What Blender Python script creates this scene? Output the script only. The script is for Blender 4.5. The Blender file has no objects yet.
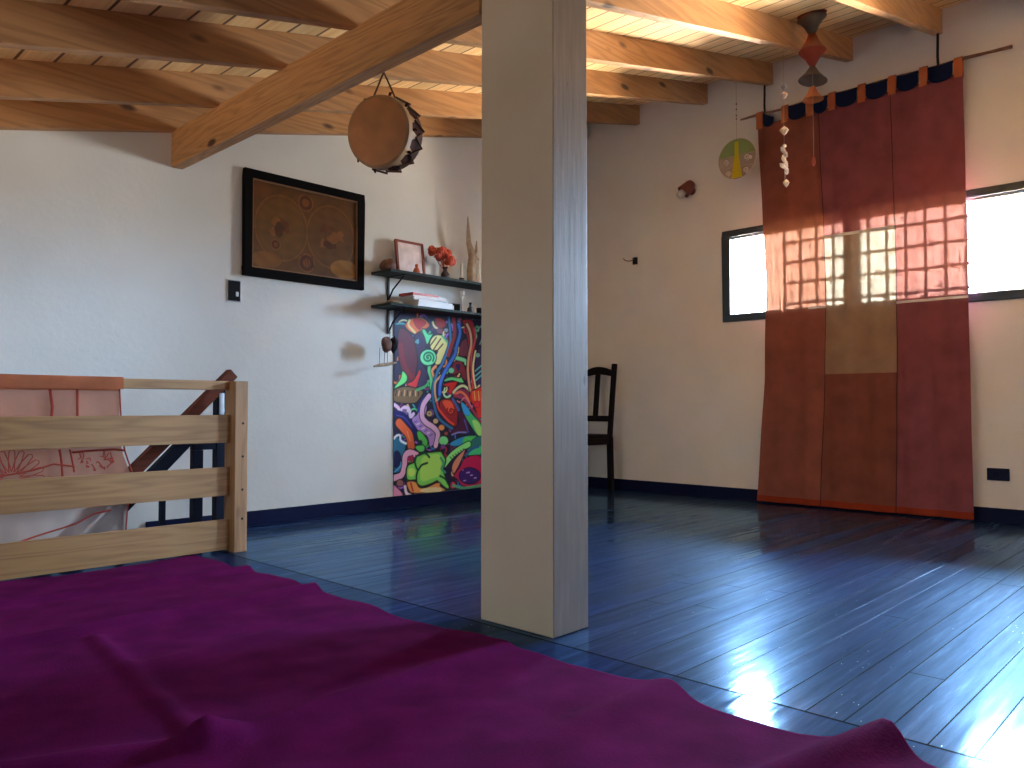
import bpy, bmesh, math, random, json
import numpy as np
from mathutils import Vector, Matrix
random.seed(4)
SC = bpy.context.scene
COL = SC.collection
PI = math.pi

# ------------------------------------------------------------------ materials
def srgb(c):
    c = [x / 255 for x in c]
    return tuple([x / 12.92 if x <= .04045 else ((x + .055) / 1.055) ** 2.4 for x in c])

def newmat(name):
    m = bpy.data.materials.new(name); m.use_nodes = True
    nt = m.node_tree; nt.nodes.clear()
    out = nt.nodes.new('ShaderNodeOutputMaterial')
    return m, nt, out

def N(nt, t, **kw):
    n = nt.nodes.new(t)
    for k, v in kw.items():
        if k.startswith('i_'):
            n.inputs[k[2:].replace('_', ' ')].default_value = v
        else:
            setattr(n, k, v)
    return n

def rgba(c): return (c[0], c[1], c[2], 1)

def ramp(nt, fac, stops):
    r = nt.nodes.new('ShaderNodeValToRGB')
    els = r.color_ramp.elements
    while len(els) < len(stops): els.new(.5)
    for e, (p, c) in zip(els, stops):
        e.position = p; e.color = rgba(c)
    nt.links.new(fac, r.inputs[0]); return r.outputs[0]

def objcoord(nt, scale=(1, 1, 1), rand=False, rot=(0, 0, 0)):
    tc = nt.nodes.new('ShaderNodeTexCoord'); mp = nt.nodes.new('ShaderNodeMapping')
    mp.inputs['Scale'].default_value = scale; mp.inputs['Rotation'].default_value = rot
    nt.links.new(tc.outputs['Object'], mp.inputs[0])
    if rand:
        oi = nt.nodes.new('ShaderNodeObjectInfo'); ml = nt.nodes.new('ShaderNodeMath'); ml.operation = 'MULTIPLY'
        ml.inputs[1].default_value = 37.
        nt.links.new(oi.outputs['Random'], ml.inputs[0]); nt.links.new(ml.outputs[0], mp.inputs['Location'])
    return mp.outputs[0]

def bump(nt, h, strength=.3, dist=.01):
    b = nt.nodes.new('ShaderNodeBump'); b.inputs['Strength'].default_value = strength
    b.inputs['Distance'].default_value = dist
    nt.links.new(h, b.inputs['Height']); return b.outputs[0]

def plain(name, c, rough=.6, metal=0., var=.12, scale=8., bmp=.1, coat=0., spec=.5):
    m, nt, out = newmat(name)
    p = N(nt, 'ShaderNodeBsdfPrincipled'); p.inputs['Roughness'].default_value = rough
    p.inputs['Metallic'].default_value = metal; p.inputs['Specular IOR Level'].default_value = spec; p.inputs['Coat Weight'].default_value = coat
    v = objcoord(nt)
    n = N(nt, 'ShaderNodeTexNoise'); n.inputs['Scale'].default_value = scale; n.inputs['Detail'].default_value = 4
    nt.links.new(v, n.inputs[0])
    c0 = [x * (1 - var) for x in c]; c1 = [min(1, x * (1 + var)) for x in c]
    nt.links.new(ramp(nt, n.outputs[0], [(.3, c0), (.7, c1)]), p.inputs['Base Color'])
    if bmp:
        nt.links.new(bump(nt, n.outputs[0], bmp, .004), p.inputs['Normal'])
    nt.links.new(p.outputs[0], out.inputs[0]); return m

def wood(name, light, dark, axis='x', rough=.55, knot=True, gs=1., coat=0.):
    """pine with long grain, growth-ring figure and knots"""
    m, nt, out = newmat(name)
    s = {'x': (.35, 5, 5), 'y': (5, .35, 5), 'z': (5, 5, .35)}[axis]
    s = tuple(a * gs for a in s)
    v = objcoord(nt, s, True)
    n1 = N(nt, 'ShaderNodeTexNoise'); n1.inputs['Scale'].default_value = 1.2; n1.inputs['Detail'].default_value = 3
    nt.links.new(v, n1.inputs[0])
    ml = N(nt, 'ShaderNodeMath', operation='MULTIPLY'); ml.inputs[1].default_value = 11
    nt.links.new(n1.outputs[0], ml.inputs[0])
    fr = N(nt, 'ShaderNodeMath', operation='PINGPONG'); fr.inputs[1].default_value = .5
    nt.links.new(ml.outputs[0], fr.inputs[0])
    v2 = objcoord(nt, tuple(a * 9 for a in s), True)
    n2 = N(nt, 'ShaderNodeTexNoise'); n2.inputs['Scale'].default_value = 1.5; n2.inputs['Detail'].default_value = 5
    nt.links.new(v2, n2.inputs[0])
    mx = N(nt, 'ShaderNodeMath', operation='MULTIPLY_ADD'); mx.inputs[1].default_value = .55
    nt.links.new(n2.outputs[0], mx.inputs[0]); nt.links.new(fr.outputs[0], mx.inputs[2])
    mid = [(a + b) / 2 for a, b in zip(light, dark)]
    col = ramp(nt, mx.outputs[0], [(.15, light), (.5, [a * .35 + b * .65 for a, b in zip(mid, light)]), (.8, mid)])
    if knot:
        ks = {'x': (3.2, 8, 8), 'y': (8, 3.2, 8), 'z': (8, 8, 3.2)}[axis]
        kv = objcoord(nt, ks, True)
        vo = N(nt, 'ShaderNodeTexVoronoi'); vo.inputs['Scale'].default_value = .85
        nt.links.new(kv, vo.inputs[0])
        kc = ramp(nt, vo.outputs['Distance'], [(.09, (1, 1, 1)), (.17, (.0, .0, .0))])
        mxc = N(nt, 'ShaderNodeMix', data_type='RGBA')
        nt.links.new(kc, mxc.inputs[0]); nt.links.new(col, mxc.inputs[6])
        mxc.inputs[7].default_value = rgba([d * .35 for d in dark]); col = mxc.outputs[2]
    p = N(nt, 'ShaderNodeBsdfPrincipled'); p.inputs['Roughness'].default_value = rough
    p.inputs['Coat Weight'].default_value = coat
    nt.links.new(col, p.inputs['Base Color'])
    nt.links.new(bump(nt, n2.outputs[0], .25, .002), p.inputs['Normal'])
    nt.links.new(p.outputs[0], out.inputs[0]); return m

def plaster(name, c, var=.05, bscale=38., bs=.35):
    m, nt, out = newmat(name)
    v = objcoord(nt)
    n = N(nt, 'ShaderNodeTexNoise'); n.inputs['Scale'].default_value = 2.2; n.inputs['Detail'].default_value = 6
    nt.links.new(v, n.inputs[0])
    n2 = N(nt, 'ShaderNodeTexNoise'); n2.inputs['Scale'].default_value = bscale; n2.inputs['Detail'].default_value = 4
    nt.links.new(v, n2.inputs[0])
    p = N(nt, 'ShaderNodeBsdfPrincipled'); p.inputs['Roughness'].default_value = .75
    nt.links.new(ramp(nt, n.outputs[0], [(.3, [x * (1 - var) for x in c]), (.7, [min(1, x * (1 + var)) for x in c])]), p.inputs['Base Color'])
    nt.links.new(bump(nt, n2.outputs[0], bs, .004), p.inputs['Normal'])
    nt.links.new(p.outputs[0], out.inputs[0]); return m

def cloth(name, c, trans, amt=.35, clear=0., var=.15, weave=500., sheen=0., stripes=None):
    """woven cloth: diffuse + translucent + a little open weave"""
    m, nt, out = newmat(name)
    v = objcoord(nt)
    n = N(nt, 'ShaderNodeTexNoise'); n.inputs['Scale'].default_value = 7; n.inputs['Detail'].default_value = 5
    nt.links.new(v, n.inputs[0])
    col = ramp(nt, n.outputs[0], [(.3, [x * (1 - var) for x in c]), (.7, [min(1, x * (1 + var)) for x in c])])
    n2 = N(nt, 'ShaderNodeTexNoise'); n2.inputs['Scale'].default_value = weave; n2.inputs['Detail'].default_value = 2
    nt.links.new(v, n2.inputs[0])
    nb = bump(nt, n2.outputs[0], .4, .002)
    d = N(nt, 'ShaderNodeBsdfPrincipled'); d.inputs['Roughness'].default_value = .9
    d.inputs['Sheen Weight'].default_value = sheen
    d.inputs['Specular IOR Level'].default_value = .02
    nt.links.new(col, d.inputs['Base Color']); nt.links.new(nb, d.inputs['Normal'])
    t = N(nt, 'ShaderNodeBsdfTranslucent'); t.inputs[0].default_value = rgba(trans)
    mx = N(nt, 'ShaderNodeMixShader'); mx.inputs[0].default_value = amt
    nt.links.new(d.outputs[0], mx.inputs[1]); nt.links.new(t.outputs[0], mx.inputs[2])
    last = mx.outputs[0]
    if clear:
        tr = N(nt, 'ShaderNodeBsdfTransparent'); tr.inputs[0].default_value = rgba([min(1, x * 1.0) for x in trans])
        m2 = N(nt, 'ShaderNodeMixShader'); m2.inputs[0].default_value = clear
        nt.links.new(last, m2.inputs[1]); nt.links.new(tr.outputs[0], m2.inputs[2]); last = m2.outputs[0]
    nt.links.new(last, out.inputs[0]); return m

def vcol(name, rough=.6, spec=.3):
    m, nt, out = newmat(name)
    a = N(nt, 'ShaderNodeVertexColor'); a.layer_name = 'paint'
    v = objcoord(nt); n = N(nt, 'ShaderNodeTexNoise'); n.inputs['Scale'].default_value = 60
    nt.links.new(v, n.inputs[0])
    p = N(nt, 'ShaderNodeBsdfPrincipled'); p.inputs['Roughness'].default_value = rough
    p.inputs['Specular IOR Level'].default_value = spec
    nt.links.new(a.outputs[0], p.inputs['Base Color'])
    nt.links.new(bump(nt, n.outputs[0], .15, .002), p.inputs['Normal'])
    nt.links.new(p.outputs[0], out.inputs[0]); return m

def glass(name, tint=(1, 1, 1), gloss=.06, rough=.02):
    m, nt, out = newmat(name)
    f = N(nt, 'ShaderNodeFresnel'); f.inputs[0].default_value = 1.45
    t = N(nt, 'ShaderNodeBsdfTransparent'); t.inputs[0].default_value = rgba(tint)
    g = N(nt, 'ShaderNodeBsdfGlossy'); g.inputs['Roughness'].default_value = rough
    mx = N(nt, 'ShaderNodeMixShader')
    nt.links.new(f.outputs[0], mx.inputs[0]); nt.links.new(t.outputs[0], mx.inputs[1]); nt.links.new(g.outputs[0], mx.inputs[2])
    nt.links.new(mx.outputs[0], out.inputs[0]); return m

def floor_mat():
    m, nt, out = newmat('blue_varnished_boards')
    tc = N(nt, 'ShaderNodeTexCoord'); sp = N(nt, 'ShaderNodeSeparateXYZ')
    nt.links.new(tc.outputs['Object'], sp.inputs[0])
    L = nt.links
    def M(op, a, b=None, c=None):
        n = N(nt, 'ShaderNodeMath', operation=op)
        for i, q in enumerate((a, b, c)):
            if q is None: continue
            if isinstance(q, (int, float)): n.inputs[i].default_value = q
            else: L.new(q, n.inputs[i])
        return n.outputs[0]
    X, Y = sp.outputs[0], sp.outputs[1]
    W = .086
    # boards run along X beyond the seam at x = 1.784; one cross board before it
    row = M('FLOOR', M('DIVIDE', Y, W))
    fy = M('FRACT', M('DIVIDE', Y, W))
    edge = M('MINIMUM', fy, M('SUBTRACT', 1, fy))                     # 0 at joint
    jy = M('LESS_THAN', edge, .020)
    wn = N(nt, 'ShaderNodeTexWhiteNoise', noise_dimensions='1D'); L.new(row, wn.inputs['W'])
    rnd = wn.outputs['Value']
    # butt joints
    xo = M('FRACT', M('ADD', M('DIVIDE', X, 2.9), M('MULTIPLY', rnd, 7.3)))
    jb = M('LESS_THAN', xo, .0016)
    beyond = M('GREATER_THAN', X, 1.784)
    seam = M('LESS_THAN', M('ABSOLUTE', M('SUBTRACT', X, 1.784)), .0045)
    cross = M('LESS_THAN', M('ABSOLUTE', M('SUBTRACT', Y, .64)), .003)
    cross2 = M('LESS_THAN', M('ABSOLUTE', M('SUBTRACT', Y, 2.55)), .003)
    wn2 = N(nt, 'ShaderNodeTexWhiteNoise', noise_dimensions='1D'); L.new(M('FLOOR', M('ADD', M('DIVIDE', Y, W), .5)), wn2.inputs['W'])
    jy = M('MULTIPLY', jy, M('ADD', .25, M('MULTIPLY', M('GREATER_THAN', wn2.outputs['Value'], .5), .75)))
    j = M('MULTIPLY', M('MAXIMUM', jy, jb), beyond)
    j2 = M('MULTIPLY', M('MAXIMUM', cross, cross2), M('SUBTRACT', 1, beyond))
    joint = M('MAXIMUM', M('MAXIMUM', j, seam), j2)
    # grain
    mp = N(nt, 'ShaderNodeMapping'); mp.inputs['Scale'].default_value = (2.2, 34, 1); L.new(tc.outputs['Object'], mp.inputs[0])
    cmb = N(nt, 'ShaderNodeCombineXYZ'); L.new(M('MULTIPLY', rnd, 30), cmb.inputs[2])
    va = N(nt, 'ShaderNodeVectorMath', operation='ADD'); L.new(mp.outputs[0], va.inputs[0]); L.new(cmb.outputs[0], va.inputs[1])
    g = N(nt, 'ShaderNodeTexNoise'); g.inputs['Scale'].default_value = 1.; g.inputs['Detail'].default_value = 8; g.inputs['Roughness'].default_value = .7
    L.new(va.outputs[0], g.inputs[0])
    big = N(nt, 'ShaderNodeTexNoise'); big.inputs['Scale'].default_value = 1.7; big.inputs['Detail'].default_value = 5
    L.new(tc.outputs['Object'], big.inputs[0])
    sc = N(nt, 'ShaderNodeMapping'); sc.inputs['Scale'].default_value = (22, 60, 1); L.new(tc.outputs['Object'], sc.inputs[0])
    spk = N(nt, 'ShaderNodeTexVoronoi'); spk.inputs['Scale'].default_value = 1.; L.new(sc.outputs[0], spk.inputs[0])
    speck = ramp(nt, spk.outputs['Distance'], [(.04, (1, 1, 1)), (.07, (0, 0, 0))])
    sn = N(nt, 'ShaderNodeTexNoise'); sn.inputs['Scale'].default_value = 3.; L.new(tc.outputs['Object'], sn.inputs[0])
    speckm = M('MULTIPLY', speck, M('GREATER_THAN', sn.outputs[0], .56))
    base = ramp(nt, g.outputs[0], [(.3, FLOOR_C[0]), (.55, FLOOR_C[1]), (.75, FLOOR_C[2])])
    h = N(nt, 'ShaderNodeHueSaturation'); L.new(base, h.inputs['Color'])
    L.new(M('ADD', M('MULTIPLY', rnd, .5), .75), h.inputs['Value'])
    m1 = N(nt, 'ShaderNodeMix', data_type='RGBA'); L.new(speckm, m1.inputs[0]); L.new(h.outputs[0], m1.inputs[6]); m1.inputs[7].default_value = (.5, .58, .62, 1)
    m2 = N(nt, 'ShaderNodeMix', data_type='RGBA'); L.new(joint, m2.inputs[0]); L.new(m1.outputs[2], m2.inputs[6]); m2.inputs[7].default_value = (.002, .003, .008, 1)
    ro = N(nt, 'ShaderNodeMapRange'); ro.inputs['From Min'].default_value = .35; ro.inputs['From Max'].default_value = .65
    ro.inputs['To Min'].default_value = FLOOR_R[0]; ro.inputs['To Max'].default_value = FLOOR_R[1]
    L.new(M('ADD', M('MULTIPLY', g.outputs[0], .5), M('MULTIPLY', big.outputs[0], .5)), ro.inputs[0])
    gs = N(nt, 'ShaderNodeMapping'); gs.inputs['Scale'].default_value = (1.1, 20, 1); L.new(tc.outputs['Object'], gs.inputs[0])
    ga = N(nt, 'ShaderNodeVectorMath', operation='ADD'); L.new(gs.outputs[0], ga.inputs[0]); L.new(cmb.outputs[0], ga.inputs[1])
    g2 = N(nt, 'ShaderNodeTexNoise'); g2.inputs['Scale'].default_value = 1.; g2.inputs['Detail'].default_value = 2.5; L.new(ga.outputs[0], g2.inputs[0])
    big2 = N(nt, 'ShaderNodeTexNoise'); big2.inputs['Scale'].default_value = 2.2; big2.inputs['Detail'].default_value = 1; L.new(tc.outputs['Object'], big2.inputs[0])
    hgt = M('SUBTRACT', M('ADD', M('MULTIPLY', g2.outputs[0], 1.1), M('MULTIPLY', big2.outputs[0], 1.5)), M('MULTIPLY', joint, 1.2))
    b1 = bump(nt, hgt, .30, .003)
    df = N(nt, 'ShaderNodeBsdfDiffuse'); L.new(m2.outputs[2], df.inputs[0]); L.new(b1, df.inputs['Normal'])
    gl = N(nt, 'ShaderNodeBsdfGlossy'); gl.inputs[0].default_value = (.50, .75, .98, 1); L.new(ro.outputs[0], gl.inputs['Roughness']); L.new(b1, gl.inputs['Normal'])
    fz = N(nt, 'ShaderNodeFresnel'); fz.inputs[0].default_value = 1.52; L.new(b1, fz.inputs['Normal'])
    mm = N(nt, 'ShaderNodeMixShader'); gloss = M('MULTIPLY', M('ADD', .6, M('MULTIPLY', beyond, .4)), M('ADD', .35, M('MULTIPLY', g.outputs[0], 1.3)))
    L.new(M('MULTIPLY', M('MULTIPLY', fz.outputs[0], gloss), M('SUBTRACT', 1, M('MULTIPLY', joint, .8))), mm.inputs[0]); L.new(df.outputs[0], mm.inputs[1]); 
    gl2 = N(nt, 'ShaderNodeBsdfGlossy'); gl2.inputs[0].default_value = (.50, .75, .98, 1); gl2.inputs['Roughness'].default_value = .36; L.new(b1, gl2.inputs['Normal'])
    mg = N(nt, 'ShaderNodeMixShader'); mg.inputs[0].default_value = .22; L.new(gl.outputs[0], mg.inputs[1]); L.new(gl2.outputs[0], mg.inputs[2]); L.new(mg.outputs[0], mm.inputs[2])
    L.new(mm.outputs[0], out.inputs[0]); return m

FLOOR_C = [srgb((8, 23, 60)), srgb((12, 32, 77)), srgb((30, 58, 106))]
FLOOR_R = (.06, .17)
PINE_L, PINE_D = srgb((206, 148, 88)), srgb((128, 70, 34))
M_ = {}
M_['wall'] = plaster('off_white_plaster', srgb((214, 214, 208)))
M_['wallr'] = plaster('warm_white_plaster', srgb((226, 221, 216)))
M_['floor'] = floor_mat()
M_['navy'] = plain('navy_gloss_paint', srgb((13, 21, 56)), .6, scale=5, spec=.12)
M_['navydark'] = plain('dark_navy_metal_paint', srgb((16, 20, 38)), .6, scale=5, spec=.12)
M_['rafter'] = wood('amber_pine_rafter', srgb((184, 136, 88)), srgb((120, 74, 40)), 'x')
M_['beam'] = wood('amber_pine_beam', srgb((178, 132, 86)), srgb((98, 58, 34)), 'y', gs=1.8)
M_['fence'] = wood('pale_pine', srgb((176, 134, 86)), srgb((120, 76, 42)), 'x', knot=False, gs=1.3)
M_['fencez'] = wood('pale_pine_upright', srgb((170, 126, 82)), srgb((120, 76, 42)), 'z', gs=1.3)
M_['rail'] = wood('dark_red_brown_rail', srgb((104, 46, 24)), srgb((46, 22, 14)), 'x', rough=.95, knot=False)
M_['darkwood'] = plain('near_black_wood', srgb((24, 17, 20)), .6, var=.25, spec=.12)
M_['black'] = plain('black_paint', srgb((16, 16, 18)), .6, spec=.12)
M_['iron'] = plain('black_iron', srgb((30, 30, 34)), .45, metal=.6)
M_['steel'] = plain('brushed_steel', srgb((170, 172, 176)), .35, metal=.9, bmp=0)
M_['slate'] = plain('dark_green_grey_board', srgb((44, 52, 50)), .6, spec=.12)
M_['frame'] = plain('dark_teal_window_frame', srgb((34, 52, 66)), .35)
M_['alu'] = plain('pale_aluminium', srgb((200, 205, 210)), .3, metal=.7, bmp=0)
M_['glass'] = glass('window_glass')
M_['tinted'] = glass('fill_dimming_glass', (.45, .45, .45))  # grey tint weakens the fill daylight of the added back window
M_['paint'] = vcol('painted_colours', .5)
M_['map'] = vcol('old_map_print', .3, .4)
M_['mapframe'] = plain('black_lacquer_frame', srgb((9, 8, 9)), .9, spec=.12)
M_['gold'] = plain('ochre_fillet', srgb((120, 84, 50)), .5)
M_['rust'] = cloth('rust_brown_cloth', srgb((140, 82, 70)), (1.0, .36, .17), .004, .0066)
M_['wine'] = cloth('burgundy_cloth', srgb((132, 74, 80)), (1.0, .33, .19), .004, .0068)
M_['rustdark'] = cloth('brown_rust_cloth', srgb((126, 72, 60)), (.9, .3, .18), .004, .005)
M_['beige'] = cloth('beige_cloth', srgb((148, 118, 96)), (1.0, .68, .38), .004, .0070)
M_['whiteband'] = cloth('white_ribbon', srgb((232, 222, 214)), srgb((255, 240, 225)), .012)
M_['orange'] = cloth('orange_cloth', srgb((190, 110, 72)), srgb((250, 130, 60)), .03)
M_['hem'] = cloth('red_orange_hem', srgb((140, 56, 38)), srgb((240, 90, 40)), .02)
M_['navycloth'] = cloth('navy_cloth', srgb((26, 34, 62)), srgb((40, 50, 100)), .005)
M_['rug'] = cloth('purple_woven_cloth', srgb((86, 17, 70)), srgb((80, 14, 64)), 0.01, 0, .24, 150., .0)
M_['sheer'] = cloth('sheer_peach_cloth', srgb((186, 130, 108)), srgb((244, 186, 166)), .3, .36, .25)
M_['sheerlow'] = cloth('sheer_white_cloth', srgb((230, 208, 200)), srgb((240, 225, 220)), .5, .5)
M_['sheerorange'] = cloth('sheer_orange_cloth', srgb((200, 126, 90)), srgb((240, 150, 110)), .3, .12, .25)
M_['redthread'] = plain('rust_red_thread', srgb((170, 62, 44)), .8)
M_['skin'] = plain('stretched_hide', srgb((176, 112, 58)), .55, var=.22, scale=9)
M_['hideedge'] = plain('pale_hide_edge', srgb((156, 116, 76)), .6, var=.3, scale=14)
M_['drumside'] = plain('dark_red_brown_drum_wood', srgb((60, 25, 15)), .8, var=.3, spec=.12)
M_['rope'] = plain('brown_cord', srgb((84, 58, 42)), .9, spec=.12)
M_['rod'] = plain('brown_branch', srgb((128, 92, 72)), .7, var=.3, scale=30)
M_['redbrown'] = plain('red_brown_clay', srgb((120, 62, 50)), .6)
M_['bulb'] = plain('frosted_white_glass', srgb((214, 212, 206)), .25, var=.03, bmp=0)
M_['paper'] = plain('white_paper', srgb((226, 226, 226)), .7, var=.06)
M_['redcover'] = plain('red_cover', srgb((170, 48, 40)), .5)
M_['redframe'] = plain('red_brown_frame', srgb((128, 58, 38)), .45)
M_['print'] = plain('pale_pinkish_print', srgb((214, 196, 192)), .4, var=.2, scale=16)
M_['flower'] = plain('red_orange_petal', srgb((200, 84, 60)), .7, var=.25, scale=40)
M_['vase'] = plain('dark_grey_vase', srgb((60, 52, 54)), .25)
M_['figure'] = plain('orange_brown_clay', srgb((176, 84, 40)), .6)
M_['stone'] = plain('brown_stone', srgb((100, 68, 56)), .7, var=.3, scale=30)
M_['drift'] = plain('grey_brown_driftwood', srgb((160, 140, 116)), .8, var=.25, scale=30)
M_['cream'] = plain('cream_white_wax', srgb((230, 220, 200)), .4, var=.05)
M_['clear'] = glass('clear_glass', (.86, .9, .9))
M_['crystal'] = glass('bright_crystal', (.85, .85, .88), rough=.08)
M_['shell'] = plain('pearly_shell', srgb((222, 206, 196)), .25, var=.15, scale=50)
M_['greenglass'] = cloth('green_stained_glass', srgb((168, 178, 128)), srgb((180, 206, 140)), .3, .4)
M_['yellowglass'] = cloth('yellow_stained_glass', srgb((196, 176, 40)), srgb((230, 210, 50)), .4, .05)
M_['palegl'] = cloth('pale_stained_glass', srgb((206, 186, 170)), srgb((232, 216, 204)), .4, .6)
M_['organza_grey'] = cloth('grey_gauze', srgb((150, 138, 134)), srgb((190, 180, 176)), .3, .6)
M_['organza_orange'] = cloth('orange_gauze', srgb((226, 170, 130)), srgb((240, 190, 150)), .4, .6)
M_['organza_pink'] = cloth('pinkish_gauze', srgb((190, 110, 100)), srgb((220, 150, 130)), .3, .5)
M_['organza_red'] = cloth('dark_red_gauze', srgb((134, 70, 64)), srgb((150, 76, 66)), .3, .15)
M_['outletc'] = plain('navy_plastic', srgb((18, 27, 52)), .6, bmp=0, spec=.12)
M_['greenleaf'] = plain('dark_dry_leaf', srgb((44, 44, 34)), .7)

# column: painted broad sides, rough bare narrow sides
def column_mat():
    m, nt, out = newmat('worn_whitewashed_post')
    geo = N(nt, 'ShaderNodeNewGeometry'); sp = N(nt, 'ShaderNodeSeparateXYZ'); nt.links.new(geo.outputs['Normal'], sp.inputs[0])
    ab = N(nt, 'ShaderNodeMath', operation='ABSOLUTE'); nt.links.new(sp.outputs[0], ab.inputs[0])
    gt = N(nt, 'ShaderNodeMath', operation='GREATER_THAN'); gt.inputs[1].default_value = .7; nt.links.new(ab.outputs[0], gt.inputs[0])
    v = objcoord(nt, (30, 30, 3)); n = N(nt, 'ShaderNodeTexNoise'); n.inputs['Scale'].default_value = 1.6; n.inputs['Detail'].default_value = 8
    nt.links.new(v, n.inputs[0])
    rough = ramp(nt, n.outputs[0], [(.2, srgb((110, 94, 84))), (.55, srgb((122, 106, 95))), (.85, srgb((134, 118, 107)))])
    vo = N(nt, 'ShaderNodeTexVoronoi'); vo.inputs['Scale'].default_value = 1.; v3 = objcoord(nt, (14, 14, 5)); nt.links.new(v3, vo.inputs[0])
    kn = ramp(nt, vo.outputs['Distance'], [(.06, (1, 1, 1)), (.1, (0, 0, 0))])
    mk = N(nt, 'ShaderNodeMix', data_type='RGBA'); nt.links.new(kn, mk.inputs[0]); nt.links.new(rough, mk.inputs[6]); mk.inputs[7].default_value = rgba(srgb((80, 72, 70)))
    v2 = objcoord(nt); n2 = N(nt, 'ShaderNodeTexNoise'); n2.inputs['Scale'].default_value = 3; nt.links.new(v2, n2.inputs[0])
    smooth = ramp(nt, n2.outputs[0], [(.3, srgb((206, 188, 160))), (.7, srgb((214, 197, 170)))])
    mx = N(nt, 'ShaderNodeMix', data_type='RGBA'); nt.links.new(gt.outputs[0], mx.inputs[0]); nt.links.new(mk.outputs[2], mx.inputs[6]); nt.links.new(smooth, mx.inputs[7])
    p = N(nt, 'ShaderNodeBsdfPrincipled'); p.inputs['Roughness'].default_value = .5
    nt.links.new(mx.outputs[2], p.inputs['Base Color'])
    ms = N(nt, 'ShaderNodeMath', operation='SUBTRACT'); ms.inputs[0].default_value = 1.05; nt.links.new(gt.outputs[0], ms.inputs[1])
    bb = N(nt, 'ShaderNodeBump'); bb.inputs['Distance'].default_value = .0012; nt.links.new(n.outputs[0], bb.inputs['Height']); nt.links.new(ms.outputs[0], bb.inputs['Strength'])
    nt.links.new(bb.outputs[0], p.inputs['Normal'])
    nt.links.new(p.outputs[0], out.inputs[0]); return m
M_['column'] = column_mat()

# ceiling boards: run along Y, dark joints between them
def ceiling_mat():
    m, nt, out = newmat('pine_ceiling_boards')
    L = nt.links
    tc = N(nt, 'ShaderNodeTexCoord'); sp = N(nt, 'ShaderNodeSeparateXYZ'); L.new(tc.outputs['Object'], sp.inputs[0])
    dv = N(nt, 'ShaderNodeMath', operation='DIVIDE'); dv.inputs[1].default_value = .15; L.new(sp.outputs[0], dv.inputs[0])
    fr = N(nt, 'ShaderNodeMath', operation='FRACT'); L.new(dv.outputs[0], fr.inputs[0])
    fl = N(nt, 'ShaderNodeMath', operation='FLOOR'); L.new(dv.outputs[0], fl.inputs[0])
    wn = N(nt, 'ShaderNodeTexWhiteNoise', noise_dimensions='1D'); L.new(fl.outputs[0], wn.inputs['W'])
    lt = N(nt, 'ShaderNodeMath', operation='LESS_THAN'); lt.inputs[1].default_value = .09; L.new(fr.outputs[0], lt.inputs[0])
    mp = N(nt, 'ShaderNodeMapping'); mp.inputs['Scale'].default_value = (30, 1.2, 1); L.new(tc.outputs['Object'], mp.inputs[0])
    n = N(nt, 'ShaderNodeTexNoise'); n.inputs['Scale'].default_value = 1.5; n.inputs['Detail'].default_value = 6; L.new(mp.outputs[0], n.inputs[0])
    c = ramp(nt, n.outputs[0], [(.3, srgb((214, 172, 114))), (.7, srgb((238, 206, 152)))])
    h = N(nt, 'ShaderNodeHueSaturation'); L.new(c, h.inputs['Color'])
    ma = N(nt, 'ShaderNodeMath', operation='MULTIPLY_ADD'); ma.inputs[1].default_value = .35; ma.inputs[2].default_value = .82
    L.new(wn.outputs['Value'], ma.inputs[0]); L.new(ma.outputs[0], h.inputs['Value'])
    mx = N(nt, 'ShaderNodeMix', data_type='RGBA'); L.new(lt.outputs[0], mx.inputs[0]); L.new(h.outputs[0], mx.inputs[6]); mx.inputs[7].default_value = rgba(srgb((92, 54, 26)))
    p = N(nt, 'ShaderNodeBsdfPrincipled'); p.inputs['Roughness'].default_value = .5; L.new(mx.outputs[2], p.inputs['Base Color'])
    iv = N(nt, 'ShaderNodeMath', operation='SUBTRACT'); iv.inputs[0].default_value = 1.; L.new(lt.outputs[0], iv.inputs[1])
    L.new(bump(nt, iv.outputs[0], .6, .006), p.inputs['Normal'])
    L.new(p.outputs[0], out.inputs[0]); return m
M_['ceiling'] = ceiling_mat()

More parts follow.
